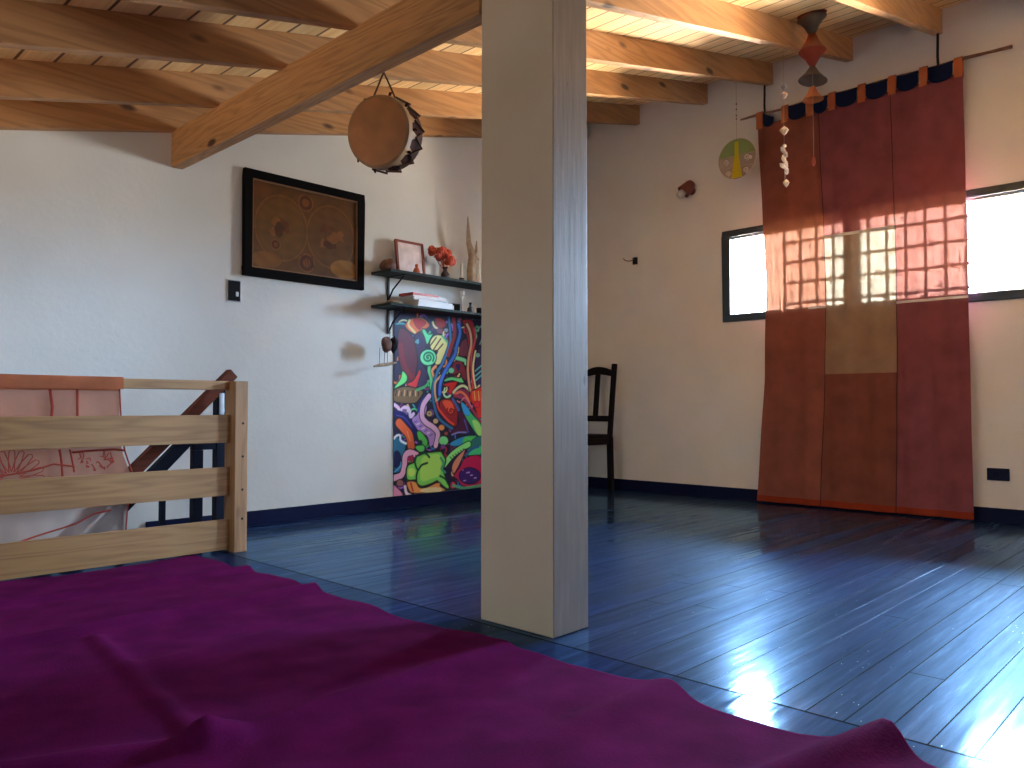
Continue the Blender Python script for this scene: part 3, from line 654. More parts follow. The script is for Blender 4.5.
# ================================================================== MURAL
MUR = json.loads('''[["P",[[3.381,1.234],[3.434,1.244],[3.487,1.206],[3.551,1.153],[3.588,1.07],[3.598,0.991],[3.589,0.905],[3.516,0.826],[3.444,0.874],[3.4,0.97],[3.373,1.094]],[92,24,44],0.0087],["P",[[3.523,1.194],[3.587,1.22],[3.634,1.165],[3.616,1.092],[3.588,1.02],[3.644,0.95],[3.626,0.863],[3.562,0.827],[3.534,0.925],[3.552,1.032]],[48,28,66],0.0087],["K",[[3.399,1.13],[3.417,1.04],[3.453,0.958],[3.507,0.903]],[118,22,38],0.0174],["P",[[3.567,0.97],[3.582,0.942],[3.561,0.886],[3.535,0.833],[3.45,0.856],[3.508,0.885],[3.543,0.927]],[196,40,48],0.0087],["P",[[3.436,1.276],[3.477,1.314],[3.541,1.333],[3.613,1.329],[3.662,1.288],[3.626,1.258],[3.566,1.235],[3.524,1.213],[3.471,1.233],[3.442,1.258]],[214,92,40],0.0087],["P",[[3.512,1.321],[3.589,1.323],[3.628,1.302],[3.589,1.269],[3.566,1.249],[3.527,1.278]],[170,22,16],0.0035],["K",[[3.477,1.307],[3.468,1.274],[3.524,1.227]],[240,186,120],0.0087],["P",[[3.527,1.167],[3.56,1.186],[3.563,1.146],[3.527,1.151]],[80,126,140],0.0061],["P",[[3.415,0.951],[3.458,0.916],[3.444,0.87],[3.356,0.827],[3.345,0.836],[3.398,0.896]],[100,200,110],0.0087],["P",[[3.348,0.818],[3.456,0.843],[3.574,0.822],[3.604,0.804],[3.568,0.756],[3.515,0.724],[3.348,0.737]],[112,86,58],0.0087],["K",[[3.365,0.814],[3.356,0.778]],[60,40,40],0.0048],["K",[[3.389,0.809],[3.381,0.778]],[200,160,110],0.0048],["K",[[3.412,0.804],[3.406,0.778]],[60,40,40],0.0048],["K",[[3.437,0.815],[3.432,0.779]],[200,160,110],0.0048],["K",[[3.461,0.81],[3.457,0.779]],[60,40,40],0.0048],["K",[[3.485,0.805],[3.482,0.779]],[200,160,110],0.0048],["K",[[3.51,0.816],[3.508,0.779]],[60,40,40],0.0048],["K",[[3.534,0.811],[3.534,0.78]],[200,160,110],0.0048],["K",[[3.559,0.806],[3.56,0.78]],[60,40,40],0.0048],["K",[[3.663,1.011],[3.657,0.959],[3.676,0.908],[3.679,0.837]],[14,18,30],0.02],["K",[[3.663,1.011],[3.657,0.959],[3.676,0.908],[3.679,0.837]],[84,186,120],0.0139],["K",[[3.658,0.884],[3.621,0.846],[3.544,0.819]],[60,150,90],0.0096],["P",[[3.589,1.246],[3.614,1.257],[3.65,1.222],[3.693,1.229],[3.669,1.19],[3.638,1.146],[3.614,1.196]],[96,200,140],0.0087],["P",[[3.662,1.16],[3.699,1.213],[3.766,1.224],[3.825,1.191],[3.84,1.133],[3.806,1.065],[3.777,1.02],[3.719,1.003],[3.71,1.054],[3.738,1.106],[3.681,1.11]],[214,202,130],0.0087],["K",[[3.669,1.143],[3.724,1.203]],[70,50,36],0.0052],["K",[[3.7,1.116],[3.766,1.196]],[70,50,36],0.0052],["K",[[3.724,1.099],[3.787,1.159]],[70,50,36],0.0052],["K",[[3.781,1.216],[3.832,1.172],[3.838,1.133]],[90,170,120],0.0087],["P",[[3.726,1.058],[3.716,1.027],[3.687,1.004],[3.648,0.995],[3.609,1.001],[3.581,1.022],[3.571,1.051],[3.581,1.081],[3.609,1.104],[3.647,1.115],[3.687,1.109],[3.716,1.088]],[100,206,150],0.0096],["K",[[3.65,1.052],[3.647,1.049],[3.642,1.049],[3.636,1.052],[3.634,1.058],[3.638,1.065],[3.647,1.07],[3.66,1.07],[3.671,1.063],[3.675,1.051],[3.668,1.038],[3.652,1.03],[3.631,1.03],[3.614,1.04],[3.608,1.057],[3.616,1.075],[3.637,1.088],[3.665,1.09],[3.69,1.078],[3.701,1.056],[3.693,1.031]],[20,110,66],0.0074],["K",[[3.719,0.994],[3.685,0.96],[3.703,0.913]],[14,18,30],0.0157],["K",[[3.719,0.994],[3.685,0.96],[3.703,0.913]],[206,136,96],0.0104],["K",[[3.767,0.991],[3.734,0.971],[3.75,0.948]],[120,190,120],0.0087],["P",[[3.718,1.345],[3.793,1.341],[3.819,1.296],[3.756,1.272],[3.718,1.297]],[140,24,28],0.0052],["P",[[3.784,1.255],[3.78,1.244],[3.77,1.235],[3.756,1.231],[3.742,1.233],[3.731,1.24],[3.728,1.251],[3.731,1.262],[3.742,1.27],[3.756,1.274],[3.77,1.272],[3.78,1.265]],[120,60,80],0.0052],["P",[[3.841,1.263],[3.838,1.255],[3.83,1.248],[3.819,1.245],[3.808,1.247],[3.8,1.252],[3.797,1.26],[3.8,1.269],[3.808,1.276],[3.819,1.279],[3.83,1.277],[3.838,1.272]],[130,130,140],0.0052],["P",[[3.89,1.025],[3.975,1.038],[4.022,0.961],[4.022,0.893],[3.975,0.921],[3.962,0.954],[3.878,0.937]],[120,34,60],0.0087],["P",[[3.975,1.19],[4.041,1.194],[4.055,1.092],[3.949,1.087]],[104,44,70],0.0052],["P",[[3.916,1.009],[3.959,1.015],[3.942,0.964]],[36,30,110],0.0035],["P",[[3.901,0.969],[3.897,0.958],[3.886,0.95],[3.871,0.946],[3.856,0.949],[3.845,0.956],[3.841,0.967],[3.845,0.979],[3.856,0.987],[3.871,0.991],[3.886,0.988],[3.897,0.98]],[100,190,160],0.0052],["K",[[3.916,1.064],[3.962,1.057],[4.008,1.047],[4.016,1.027]],[14,18,30],0.0217],["K",[[3.916,1.064],[3.962,1.057],[4.008,1.047],[4.016,1.027]],[110,206,160],0.0148],["P",[[3.814,0.907],[3.878,0.923],[3.956,0.915],[3.959,0.935],[3.999,0.882],[3.936,0.883],[3.878,0.894],[3.801,0.883]],[92,196,130],0.0087],["P",[[3.789,0.856],[3.833,0.878],[3.93,0.885],[3.891,0.822],[3.865,0.788],[3.839,0.812],[3.846,0.845]],[196,36,36],0.0087],["K",[[3.808,0.835],[3.798,0.792],[3.827,0.771],[3.862,0.783]],[150,206,170],0.0078],["P",[[3.956,0.765],[3.91,0.813],[3.976,0.838],[4.056,0.81],[4.042,0.752]],[120,40,80],0.0035],["K",[[3.891,0.807],[3.936,0.842],[3.989,0.858],[4.035,0.839],[4.062,0.815]],[14,18,30],0.0148],["K",[[3.891,0.807],[3.936,0.842],[3.989,0.858],[4.035,0.839],[4.062,0.815]],[190,206,170],0.0096],["K",[[3.904,0.793],[3.963,0.811],[4.016,0.785],[4.056,0.741]],[214,110,80],0.0096],["P",[[3.981,1.347],[4.081,1.357],[4.119,1.253],[4.109,1.138],[4.055,1.135],[4.008,1.295]],[150,24,36],0.007],["K",[[4.028,1.321],[4.061,1.264],[4.072,1.176],[4.048,1.08],[4.038,0.981],[4.049,0.883],[4.069,0.815]],[14,18,30],0.02],["K",[[4.028,1.321],[4.061,1.264],[4.072,1.176],[4.048,1.08],[4.038,0.981],[4.049,0.883],[4.069,0.815]],[196,150,120],0.0113],["K",[[4.102,1.297],[4.116,1.218],[4.082,1.127],[4.072,1.032],[4.082,0.933],[4.089,0.835]],[190,60,66],0.0087],["K",[[4.116,1.123],[4.092,1.008],[4.103,0.909],[4.13,0.836],[4.178,0.901]],[224,222,160],0.0087],["P",[[4.137,1.124],[4.206,1.128],[4.206,0.907],[4.137,0.875],[4.116,0.984]],[52,44,96],0.0026],["K",[[4.116,0.974],[4.178,1.016]],[90,190,190],0.0052],["K",[[4.116,0.934],[4.178,0.976]],[90,190,190],0.0052],["K",[[4.117,0.9],[4.178,0.941]],[90,190,190],0.0052],["P",[[4.166,1.096],[4.163,1.086],[4.153,1.079],[4.14,1.076],[4.127,1.077],[4.118,1.084],[4.114,1.093],[4.117,1.103],[4.127,1.11],[4.14,1.113],[4.153,1.112],[4.163,1.105]],[120,170,160],0.0043],["K",[[4.129,1.279],[4.178,1.317],[4.192,1.243],[4.164,1.181]],[120,150,140],0.007],["P",[[4.069,0.815],[4.123,0.835],[4.199,0.857],[4.207,0.753],[4.207,0.641],[4.151,0.616],[4.11,0.691],[4.056,0.76]],[200,42,34],0.0087],["K",[[4.083,0.815],[4.093,0.752]],[236,90,60],0.0057],["K",[[4.104,0.815],[4.113,0.752]],[236,170,90],0.0057],["K",[[4.126,0.816],[4.134,0.752]],[236,90,60],0.0057],["K",[[4.148,0.816],[4.155,0.752]],[236,170,90],0.0057],["K",[[4.17,0.816],[4.175,0.752]],[236,90,60],0.0057],["P",[[4.162,0.716],[4.157,0.705],[4.146,0.696],[4.131,0.693],[4.115,0.696],[4.104,0.705],[4.1,0.716],[4.104,0.727],[4.115,0.735],[4.131,0.738],[4.146,0.735],[4.157,0.727]],[206,30,60],0.0026],["K",[[3.839,1.389],[3.858,1.26],[3.854,1.163],[3.782,1.015],[3.738,0.957],[3.698,0.857],[3.692,0.772],[3.721,0.668],[3.758,0.611],[3.834,0.562],[3.879,0.541]],[14,18,30],0.0174],["K",[[3.839,1.389],[3.858,1.26],[3.854,1.163],[3.782,1.015],[3.738,0.957],[3.698,0.857],[3.692,0.772],[3.721,0.668],[3.758,0.611],[3.834,0.562],[3.879,0.541]],[40,104,160],0.0104],["K",[[3.892,1.359],[3.902,1.239],[3.87,1.155],[3.839,1.082]],[140,36,44],0.0157],["K",[[3.769,0.925],[3.717,0.876],[3.714,0.791],[3.733,0.729]],[190,150,110],0.0087],["K",[[3.941,1.314],[3.958,1.252],[3.922,1.148],[3.903,1.083],[3.813,0.964],[3.767,0.877],[3.757,0.791]],[16,24,90],0.02],["K",[[3.941,1.314],[3.958,1.252],[3.922,1.148],[3.903,1.083],[3.813,0.964],[3.767,0.877],[3.757,0.791]],[50,110,220],0.013],["P",[[3.77,0.751],[3.878,0.754],[3.933,0.691],[3.934,0.594],[3.911,0.551],[3.815,0.615],[3.758,0.682]],[140,26,36],0.0087],["P",[[3.783,0.744],[3.865,0.746],[3.904,0.682],[3.878,0.638],[3.814,0.691]],[222,80,50],0.0043],["K",[[3.871,0.668],[3.87,0.665],[3.865,0.664],[3.859,0.666],[3.855,0.671],[3.857,0.678],[3.865,0.684],[3.877,0.684],[3.889,0.679],[3.896,0.668],[3.892,0.656],[3.877,0.647],[3.857,0.645],[3.838,0.654],[3.829,0.67],[3.835,0.688]],[120,16,20],0.0065],["K",[[3.733,0.734],[3.745,0.691],[3.789,0.644],[3.847,0.596],[3.892,0.571]],[206,60,50],0.0087],["K",[[3.885,0.759],[3.937,0.691],[3.963,0.628]],[50,90,170],0.0104],["P",[[3.937,0.662],[4.009,0.642],[4.043,0.515],[3.86,0.5],[3.911,0.547],[3.944,0.594]],[70,22,60],0.0052],["K",[[3.879,0.494],[3.944,0.51],[4.023,0.508]],[110,120,190],0.0057],["K",[[4.003,0.603],[4.043,0.51]],[70,80,180],0.0057],["K",[[3.904,0.783],[3.989,0.764],[4.063,0.701],[4.124,0.637],[4.179,0.576]],[150,44,84],0.0113],["K",[[3.93,0.744],[3.963,0.735],[4.009,0.769],[4.083,0.696]],[200,120,140],0.0043],["P",[[3.966,0.735],[4.009,0.72],[4.083,0.647],[4.179,0.566],[4.179,0.472],[4.131,0.488],[4.07,0.553],[3.996,0.647]],[60,180,110],0.0087],["P",[[3.969,0.733],[4.009,0.718],[4.056,0.671],[4.043,0.632],[3.996,0.652]],[40,150,220],0.0017],["P",[[4.083,0.593],[4.138,0.592],[4.178,0.541],[4.176,0.482],[4.138,0.493]],[150,214,110],0.0],["P",[[3.857,0.433],[3.944,0.469],[4.043,0.485],[4.138,0.478],[4.084,0.445],[3.99,0.414],[3.886,0.408]],[40,140,190],0.0087],["P",[[4.003,0.472],[4.124,0.478],[4.084,0.445],[3.99,0.416]],[70,190,90],0.0],["P",[[4.084,0.45],[4.179,0.472],[4.193,0.342],[4.084,0.347],[4.03,0.373]],[36,110,110],0.0043],["P",[[4.092,0.379],[4.173,0.408],[4.173,0.337],[4.033,0.338]],[60,190,120],0.0052],["K",[[4.018,0.333],[4.077,0.379],[4.152,0.398]],[30,90,150],0.0087],["P",[[3.545,0.646],[3.574,0.696],[3.616,0.757],[3.64,0.691],[3.616,0.599],[3.696,0.541],[3.721,0.456],[3.666,0.411],[3.641,0.486],[3.545,0.535],[3.498,0.614]],[160,126,190],0.0087],["K",[[3.556,0.668],[3.586,0.729],[3.628,0.775]],[40,50,140],0.0104],["K",[[3.521,0.591],[3.545,0.599]],[110,80,160],0.0043],["K",[[3.545,0.575],[3.569,0.583]],[214,190,230],0.0043],["K",[[3.569,0.559],[3.593,0.567]],[110,80,160],0.0043],["K",[[3.593,0.542],[3.617,0.551]],[214,190,230],0.0043],["K",[[3.617,0.526],[3.641,0.535]],[110,80,160],0.0043],["K",[[3.641,0.51],[3.665,0.518]],[214,190,230],0.0043],["K",[[3.665,0.493],[3.69,0.502]],[110,80,160],0.0043],["K",[[3.658,0.776],[3.604,0.715],[3.592,0.636],[3.629,0.589],[3.702,0.55],[3.742,0.503],[3.721,0.421]],[14,18,30],0.0261],["K",[[3.658,0.776],[3.604,0.715],[3.592,0.636],[3.629,0.589],[3.702,0.55],[3.742,0.503],[3.721,0.421]],[226,174,208],0.0191],["K",[[3.348,0.714],[3.377,0.696],[3.4,0.674],[3.434,0.696],[3.474,0.683],[3.489,0.632],[3.515,0.65]],[206,184,224],0.0122],["K",[[3.428,0.674],[3.451,0.655]],[110,90,150],0.013],["K",[[3.349,0.656],[3.417,0.642],[3.486,0.582],[3.539,0.521]],[18,22,90],0.0235],["K",[[3.366,0.642],[3.434,0.624],[3.498,0.559]],[60,60,150],0.0043],["P",[[3.691,0.652],[3.687,0.64],[3.676,0.632],[3.662,0.629],[3.647,0.632],[3.636,0.641],[3.633,0.652],[3.636,0.663],[3.647,0.671],[3.662,0.674],[3.676,0.671],[3.687,0.663]],[178,152,110],0.007],["P",[[3.747,0.597],[3.744,0.587],[3.734,0.579],[3.72,0.576],[3.707,0.579],[3.697,0.587],[3.693,0.598],[3.697,0.608],[3.707,0.615],[3.72,0.618],[3.734,0.615],[3.744,0.607]],[190,160,120],0.007],["P",[[3.809,0.548],[3.804,0.537],[3.793,0.528],[3.777,0.525],[3.762,0.529],[3.75,0.538],[3.746,0.55],[3.75,0.561],[3.761,0.57],[3.777,0.573],[3.793,0.569],[3.804,0.56]],[206,140,90],0.007],["P",[[3.843,0.505],[3.84,0.497],[3.832,0.491],[3.822,0.489],[3.811,0.492],[3.803,0.498],[3.8,0.506],[3.803,0.514],[3.811,0.52],[3.821,0.522],[3.832,0.519],[3.84,0.513]],[150,70,60],0.007],["P",[[3.669,0.652],[3.668,0.649],[3.665,0.647],[3.662,0.646],[3.658,0.647],[3.655,0.649],[3.654,0.652],[3.655,0.655],[3.658,0.657],[3.662,0.657],[3.665,0.657],[3.668,0.654]],[50,30,30],0.0],["K",[[3.389,0.588],[3.434,0.546],[3.478,0.5],[3.496,0.422]],[14,18,30],0.0374],["K",[[3.389,0.588],[3.434,0.546],[3.478,0.5],[3.496,0.422]],[204,90,48],0.0304],["K",[[3.458,0.528],[3.487,0.463]],[230,130,70],0.0052],["P",[[3.339,0.477],[3.372,0.503],[3.401,0.466],[3.447,0.446],[3.441,0.389],[3.417,0.271],[3.354,0.25],[3.335,0.388]],[36,100,130],0.0087],["P",[[3.407,0.336],[3.402,0.306],[3.388,0.285],[3.37,0.278],[3.351,0.287],[3.337,0.31],[3.332,0.339],[3.337,0.369],[3.351,0.39],[3.369,0.397],[3.388,0.388],[3.402,0.366]],[18,20,66],0.0052],["K",[[3.344,0.481],[3.366,0.501],[3.395,0.502],[3.403,0.466],[3.449,0.444]],[220,226,236],0.0078],["K",[[3.354,0.255],[3.398,0.287],[3.41,0.316]],[70,150,190],0.007],["K",[[3.547,0.359],[3.486,0.38],[3.444,0.359],[3.435,0.285],[3.411,0.227],[3.342,0.211]],[14,18,30],0.0287],["K",[[3.547,0.359],[3.486,0.38],[3.444,0.359],[3.435,0.285],[3.411,0.227],[3.342,0.211]],[232,156,184],0.0209],["K",[[3.505,0.351],[3.473,0.333],[3.505,0.336]],[160,30,80],0.013],["P",[[3.431,0.171],[3.427,0.158],[3.415,0.149],[3.398,0.147],[3.382,0.152],[3.37,0.162],[3.366,0.175],[3.37,0.188],[3.382,0.196],[3.398,0.199],[3.414,0.194],[3.426,0.184]],[140,90,90],0.007],["P",[[3.333,0.163],[3.367,0.15],[3.427,0.087],[3.355,0.078],[3.331,0.094]],[228,140,174],0.0087],["K",[[3.442,0.145],[3.455,0.099],[3.487,0.082]],[200,190,220],0.0109],["P",[[3.545,0.521],[3.581,0.527],[3.641,0.468],[3.641,0.424],[3.599,0.414],[3.563,0.461]],[80,184,80],0.0087],["P",[[3.53,0.421],[3.609,0.428],[3.616,0.387],[3.57,0.379]],[90,190,90],0.0087],["P",[[3.598,0.446],[3.595,0.437],[3.587,0.431],[3.575,0.429],[3.564,0.432],[3.556,0.439],[3.553,0.447],[3.556,0.456],[3.564,0.462],[3.575,0.464],[3.587,0.462],[3.595,0.455]],[24,50,60],0.0026],["P",[[3.844,0.452],[3.838,0.435],[3.82,0.422],[3.796,0.418],[3.773,0.424],[3.756,0.437],[3.749,0.455],[3.756,0.473],[3.773,0.485],[3.796,0.489],[3.82,0.484],[3.837,0.47]],[110,206,130],0.007],["P",[[3.814,0.408],[3.811,0.399],[3.802,0.393],[3.79,0.391],[3.779,0.394],[3.77,0.401],[3.767,0.409],[3.77,0.418],[3.778,0.424],[3.79,0.426],[3.802,0.424],[3.811,0.417]],[120,60,130],0.0035],["K",[[3.805,0.28],[3.874,0.34],[3.953,0.384],[4.047,0.418]],[14,18,30],0.0287],["K",[[3.805,0.28],[3.874,0.34],[3.953,0.384],[4.047,0.418]],[130,210,120],0.0217],["K",[[3.86,0.332],[3.878,0.318]],[30,90,60],0.0039],["K",[[3.886,0.343],[3.902,0.331]],[30,90,60],0.0039],["K",[[3.911,0.353],[3.926,0.344]],[30,90,60],0.0039],["K",[[3.937,0.364],[3.951,0.356]],[30,90,60],0.0039],["K",[[3.963,0.375],[3.975,0.369]],[30,90,60],0.0039],["K",[[3.989,0.385],[4.0,0.382]],[30,90,60],0.0039],["P",[[3.467,0.293],[3.525,0.313],[3.544,0.349],[3.589,0.373],[3.649,0.375],[3.764,0.378],[3.784,0.365],[3.818,0.311],[3.798,0.249],[3.805,0.212],[3.854,0.115],[3.826,0.101],[3.743,0.159],[3.731,0.163],[3.677,0.146],[3.59,0.134],[3.548,0.162],[3.538,0.183],[3.464,0.188],[3.451,0.244]],[116,200,90],0.0139],["P",[[3.596,0.337],[3.676,0.354],[3.764,0.345],[3.765,0.215],[3.677,0.184],[3.597,0.174],[3.577,0.236]],[158,212,96],0.0],["P",[[3.531,0.239],[3.527,0.224],[3.515,0.214],[3.499,0.211],[3.483,0.216],[3.472,0.228],[3.467,0.243],[3.471,0.258],[3.483,0.268],[3.499,0.271],[3.515,0.266],[3.527,0.254]],[170,212,100],0.0],["K",[[3.77,0.329],[3.798,0.286],[3.777,0.25],[3.812,0.222]],[60,150,110],0.0096],["K",[[3.763,0.199],[3.812,0.175],[3.84,0.137]],[20,60,50],0.007],["K",[[3.539,0.355],[3.531,0.305],[3.557,0.255],[3.59,0.286],[3.643,0.299]],[12,70,40],0.0078],["K",[[3.557,0.255],[3.544,0.213],[3.546,0.168]],[12,70,40],0.0078],["K",[[3.563,0.356],[3.622,0.37],[3.662,0.339]],[12,70,40],0.0078],["P",[[3.461,0.178],[3.535,0.173],[3.571,0.131],[3.637,0.126],[3.731,0.152],[3.772,0.144],[3.764,0.127],[3.819,0.091],[3.723,0.083],[3.637,0.087],[3.506,0.095],[3.468,0.133]],[230,140,78],0.0087],["K",[[3.493,0.166],[3.513,0.11]],[170,50,30],0.007],["P",[[3.584,0.114],[3.677,0.123],[3.772,0.111],[3.765,0.085],[3.604,0.093]],[214,190,140],0.0],["P",[[4.014,0.384],[3.967,0.293],[3.932,0.242],[3.896,0.207],[3.876,0.25],[3.91,0.312]],[198,130,104],0.0087],["P",[[3.896,0.191],[3.96,0.256],[3.996,0.307],[4.077,0.331],[4.182,0.309],[4.229,0.098],[4.004,0.104],[3.932,0.162]],[170,22,76],0.0087],["P",[[4.171,0.174],[4.156,0.143],[4.115,0.123],[4.059,0.119],[4.004,0.131],[3.964,0.156],[3.95,0.188],[3.964,0.217],[4.004,0.237],[4.059,0.243],[4.115,0.231],[4.156,0.206]],[52,24,104],0.0087],["P",[[3.995,0.227],[3.994,0.225],[3.992,0.224],[3.989,0.223],[3.986,0.224],[3.984,0.226],[3.983,0.228],[3.984,0.23],[3.986,0.232],[3.989,0.232],[3.992,0.231],[3.994,0.23]],[170,140,210],0.0],["P",[[4.034,0.205],[4.033,0.203],[4.031,0.202],[4.028,0.201],[4.025,0.202],[4.023,0.204],[4.022,0.206],[4.023,0.208],[4.025,0.21],[4.028,0.21],[4.031,0.209],[4.033,0.207]],[170,140,210],0.0],["P",[[4.073,0.183],[4.072,0.181],[4.07,0.179],[4.067,0.179],[4.064,0.18],[4.062,0.181],[4.061,0.184],[4.062,0.186],[4.064,0.187],[4.067,0.188],[4.07,0.187],[4.072,0.185]],[170,140,210],0.0],["P",[[4.113,0.16],[4.112,0.158],[4.11,0.157],[4.107,0.156],[4.104,0.157],[4.101,0.159],[4.101,0.161],[4.101,0.163],[4.104,0.165],[4.107,0.165],[4.11,0.164],[4.112,0.163]],[170,140,210],0.0],["P",[[4.004,0.148],[4.003,0.146],[4.001,0.144],[3.998,0.144],[3.995,0.145],[3.993,0.146],[3.992,0.149],[3.993,0.151],[3.995,0.152],[3.998,0.152],[4.001,0.152],[4.003,0.15]],[170,140,210],0.0],["P",[[4.043,0.206],[4.042,0.204],[4.04,0.202],[4.037,0.202],[4.034,0.203],[4.032,0.204],[4.031,0.207],[4.032,0.209],[4.034,0.21],[4.037,0.21],[4.04,0.21],[4.042,0.208]],[170,140,210],0.0],["P",[[4.082,0.183],[4.081,0.181],[4.079,0.18],[4.076,0.18],[4.073,0.18],[4.071,0.182],[4.07,0.184],[4.071,0.186],[4.073,0.188],[4.076,0.188],[4.079,0.187],[4.081,0.186]],[170,140,210],0.0],["P",[[4.122,0.161],[4.121,0.159],[4.119,0.157],[4.116,0.157],[4.113,0.158],[4.11,0.159],[4.11,0.162],[4.11,0.164],[4.113,0.165],[4.116,0.166],[4.119,0.165],[4.121,0.163]],[170,140,210],0.0],["P",[[4.013,0.148],[4.012,0.146],[4.01,0.145],[4.007,0.144],[4.004,0.145],[4.002,0.147],[4.001,0.149],[4.002,0.151],[4.004,0.153],[4.007,0.153],[4.01,0.152],[4.012,0.15]],[170,140,210],0.0],["P",[[4.052,0.206],[4.051,0.204],[4.049,0.203],[4.046,0.202],[4.043,0.203],[4.041,0.205],[4.04,0.207],[4.041,0.209],[4.043,0.211],[4.046,0.211],[4.049,0.21],[4.051,0.209]],[170,140,210],0.0],["P",[[4.091,0.184],[4.09,0.182],[4.088,0.18],[4.085,0.18],[4.082,0.181],[4.08,0.183],[4.079,0.185],[4.08,0.187],[4.082,0.188],[4.085,0.189],[4.088,0.188],[4.09,0.186]],[170,140,210],0.0],["P",[[4.131,0.161],[4.13,0.159],[4.128,0.158],[4.125,0.157],[4.122,0.158],[4.119,0.16],[4.119,0.162],[4.119,0.164],[4.122,0.166],[4.125,0.166],[4.128,0.165],[4.13,0.164]],[170,140,210],0.0],["P",[[4.022,0.149],[4.021,0.147],[4.019,0.145],[4.016,0.145],[4.013,0.146],[4.011,0.147],[4.01,0.149],[4.011,0.152],[4.013,0.153],[4.016,0.153],[4.019,0.153],[4.021,0.151]],[170,140,210],0.0],["P",[[4.06,0.207],[4.06,0.205],[4.057,0.203],[4.055,0.203],[4.052,0.204],[4.049,0.205],[4.049,0.208],[4.049,0.21],[4.052,0.211],[4.054,0.212],[4.057,0.211],[4.06,0.209]],[170,140,210],0.0],["K",[[3.889,0.123],[4.004,0.093],[4.183,0.102]],[76,150,110],0.0096]]''')
rn = random.Random(21); FILL = []
pal = [(150, 30, 50), (60, 150, 100), (110, 70, 150), (36, 84, 160), (190, 90, 50), (90, 30, 80), (200, 170, 120), (40, 120, 130)]
for k in range(150):
    x, z = rn.uniform(3.36, 4.19), rn.uniform(.12, 1.36); a = rn.uniform(0, 6.28); kk = rn.uniform(-60, 60); q = []
    for t in range(7): q.append([x, z]); x += .018 * math.cos(a); z += .018 * math.sin(a); a += kk * .018
    w_ = rn.uniform(.005, .010); c_ = rn.choice(pal); FILL += [['K', q, (12, 14, 26), w_ + .004], ['K', q, c_, w_], ['K', q[1:-1], tuple(min(255, int(v * 1.4 + 20)) for v in c_), w_ * .3]]
MUR = FILL + MUR
mz0, mz1 = BH + .001, 1.365
o = painted('mural', 3.342, 4.86, mz0, mz1, YF - .008, .0046, MUR, (30, 26, 58), 'paint', None, fold=4.19, post=lambda U, V, C: np.clip(C * 1.45, 0, .92))
tag(o, 'tall panel painted with bright psychedelic green, red and blue swirls below the shelves', 'mural')

# ================================================================== SHELVES
def shelf(z, label, nm='wall_shelf'):
    r = root(nm, label, 'shelf', (3.15, YF, z), 'dark wall shelves over the mural')
    b = MB(); b.box(3.15, 4.9, 4.112, YF - .001, z, z + .018); b.build('board', 'slate', r, bevel=.002)
    for x in (3.29, 4.2, 4.75):
        b = MB(); b.box(x - .008, x + .008, YF - .012, YF - .001, z - .165, z - .0005); b.box(x - .008, x + .008, 4.125, YF - .012, z - .007, z - .0005)
        b.tube([(x, YF - .012, z - .155), (x, YF - .06, z - .09), (x, 4.15, z - .008)], .006, 6)
        b.build('bracket', 'iron', r)
    return r
shelf(1.590, 'upper dark shelf holding the framed print, flowers and white statuettes')
shelf(1.3665, 'lower dark shelf holding papers and dark bottles, right above the mural')
ZU, ZL = 1.6085, 1.385

# items on upper shelf
b = MB(); b.blob((3.22, 4.235, ZU + .04), .062, .05, .043, 3, .2)
tag(b.build('stone', 'stone', org=(3.22, 4.235, ZU), smooth=True), 'lumpy brown stone on the left end of the upper shelf', 'stone')
r = root('framed_print', 'small pale print in a red-brown frame leaning on the upper shelf', 'picture', (3.42, 4.25, ZU))
Rm = Matrix.Translation((3.42, 4.235, ZU)) @ Matrix.Rotation(math.radians(-7), 4, 'X')
b = MB(); w2, hh, t = .122, .242, .018
for (a, c, d, e) in ((-w2, w2, 0, t), (-w2, w2, hh - t, hh), (-w2, -w2 + t, t, hh - t), (w2 - t, w2, t, hh - t)): b.box(a, c, -.009, .009, d, e, Rm)
b.build('frame', 'redframe', r, bevel=.002)
b = MB(); b.box(-w2 + t, w2 - t, -.003, .004, t, hh - t, Rm); b.build('print', 'print', r)
r = root('clay_figurine', 'tiny orange-brown figurine in front of the small framed print', 'figurine', (3.41, 4.165, ZU))
b = MB(); b.lathe([(.022, 0), (.026, .008), (.024, .025), (.016, .04), (.008, .048)], (3.41, 4.165, ZU), 14); b.build('body', 'figure', r, smooth=True)
b = MB(); b.blob((3.41, 4.165, ZU + .058), .012, .012, .013, 1, .05); b.build('head', 'figure', r, smooth=True)
r = root('flower_vase', 'red-orange flower bouquet in a dark vase on the upper shelf', 'vase of flowers', (3.70, 4.2, ZU))
b = MB(); b.lathe([(.022, 0), (.032, .015), (.03, .04), (.015, .062), (.014, .075), (.022, .088), (.019, .088), (.011, .075)], (3.70, 4.2, ZU), 18, close=False); b.build('vase', 'vase', r, smooth=True)
rn = random.Random(5)
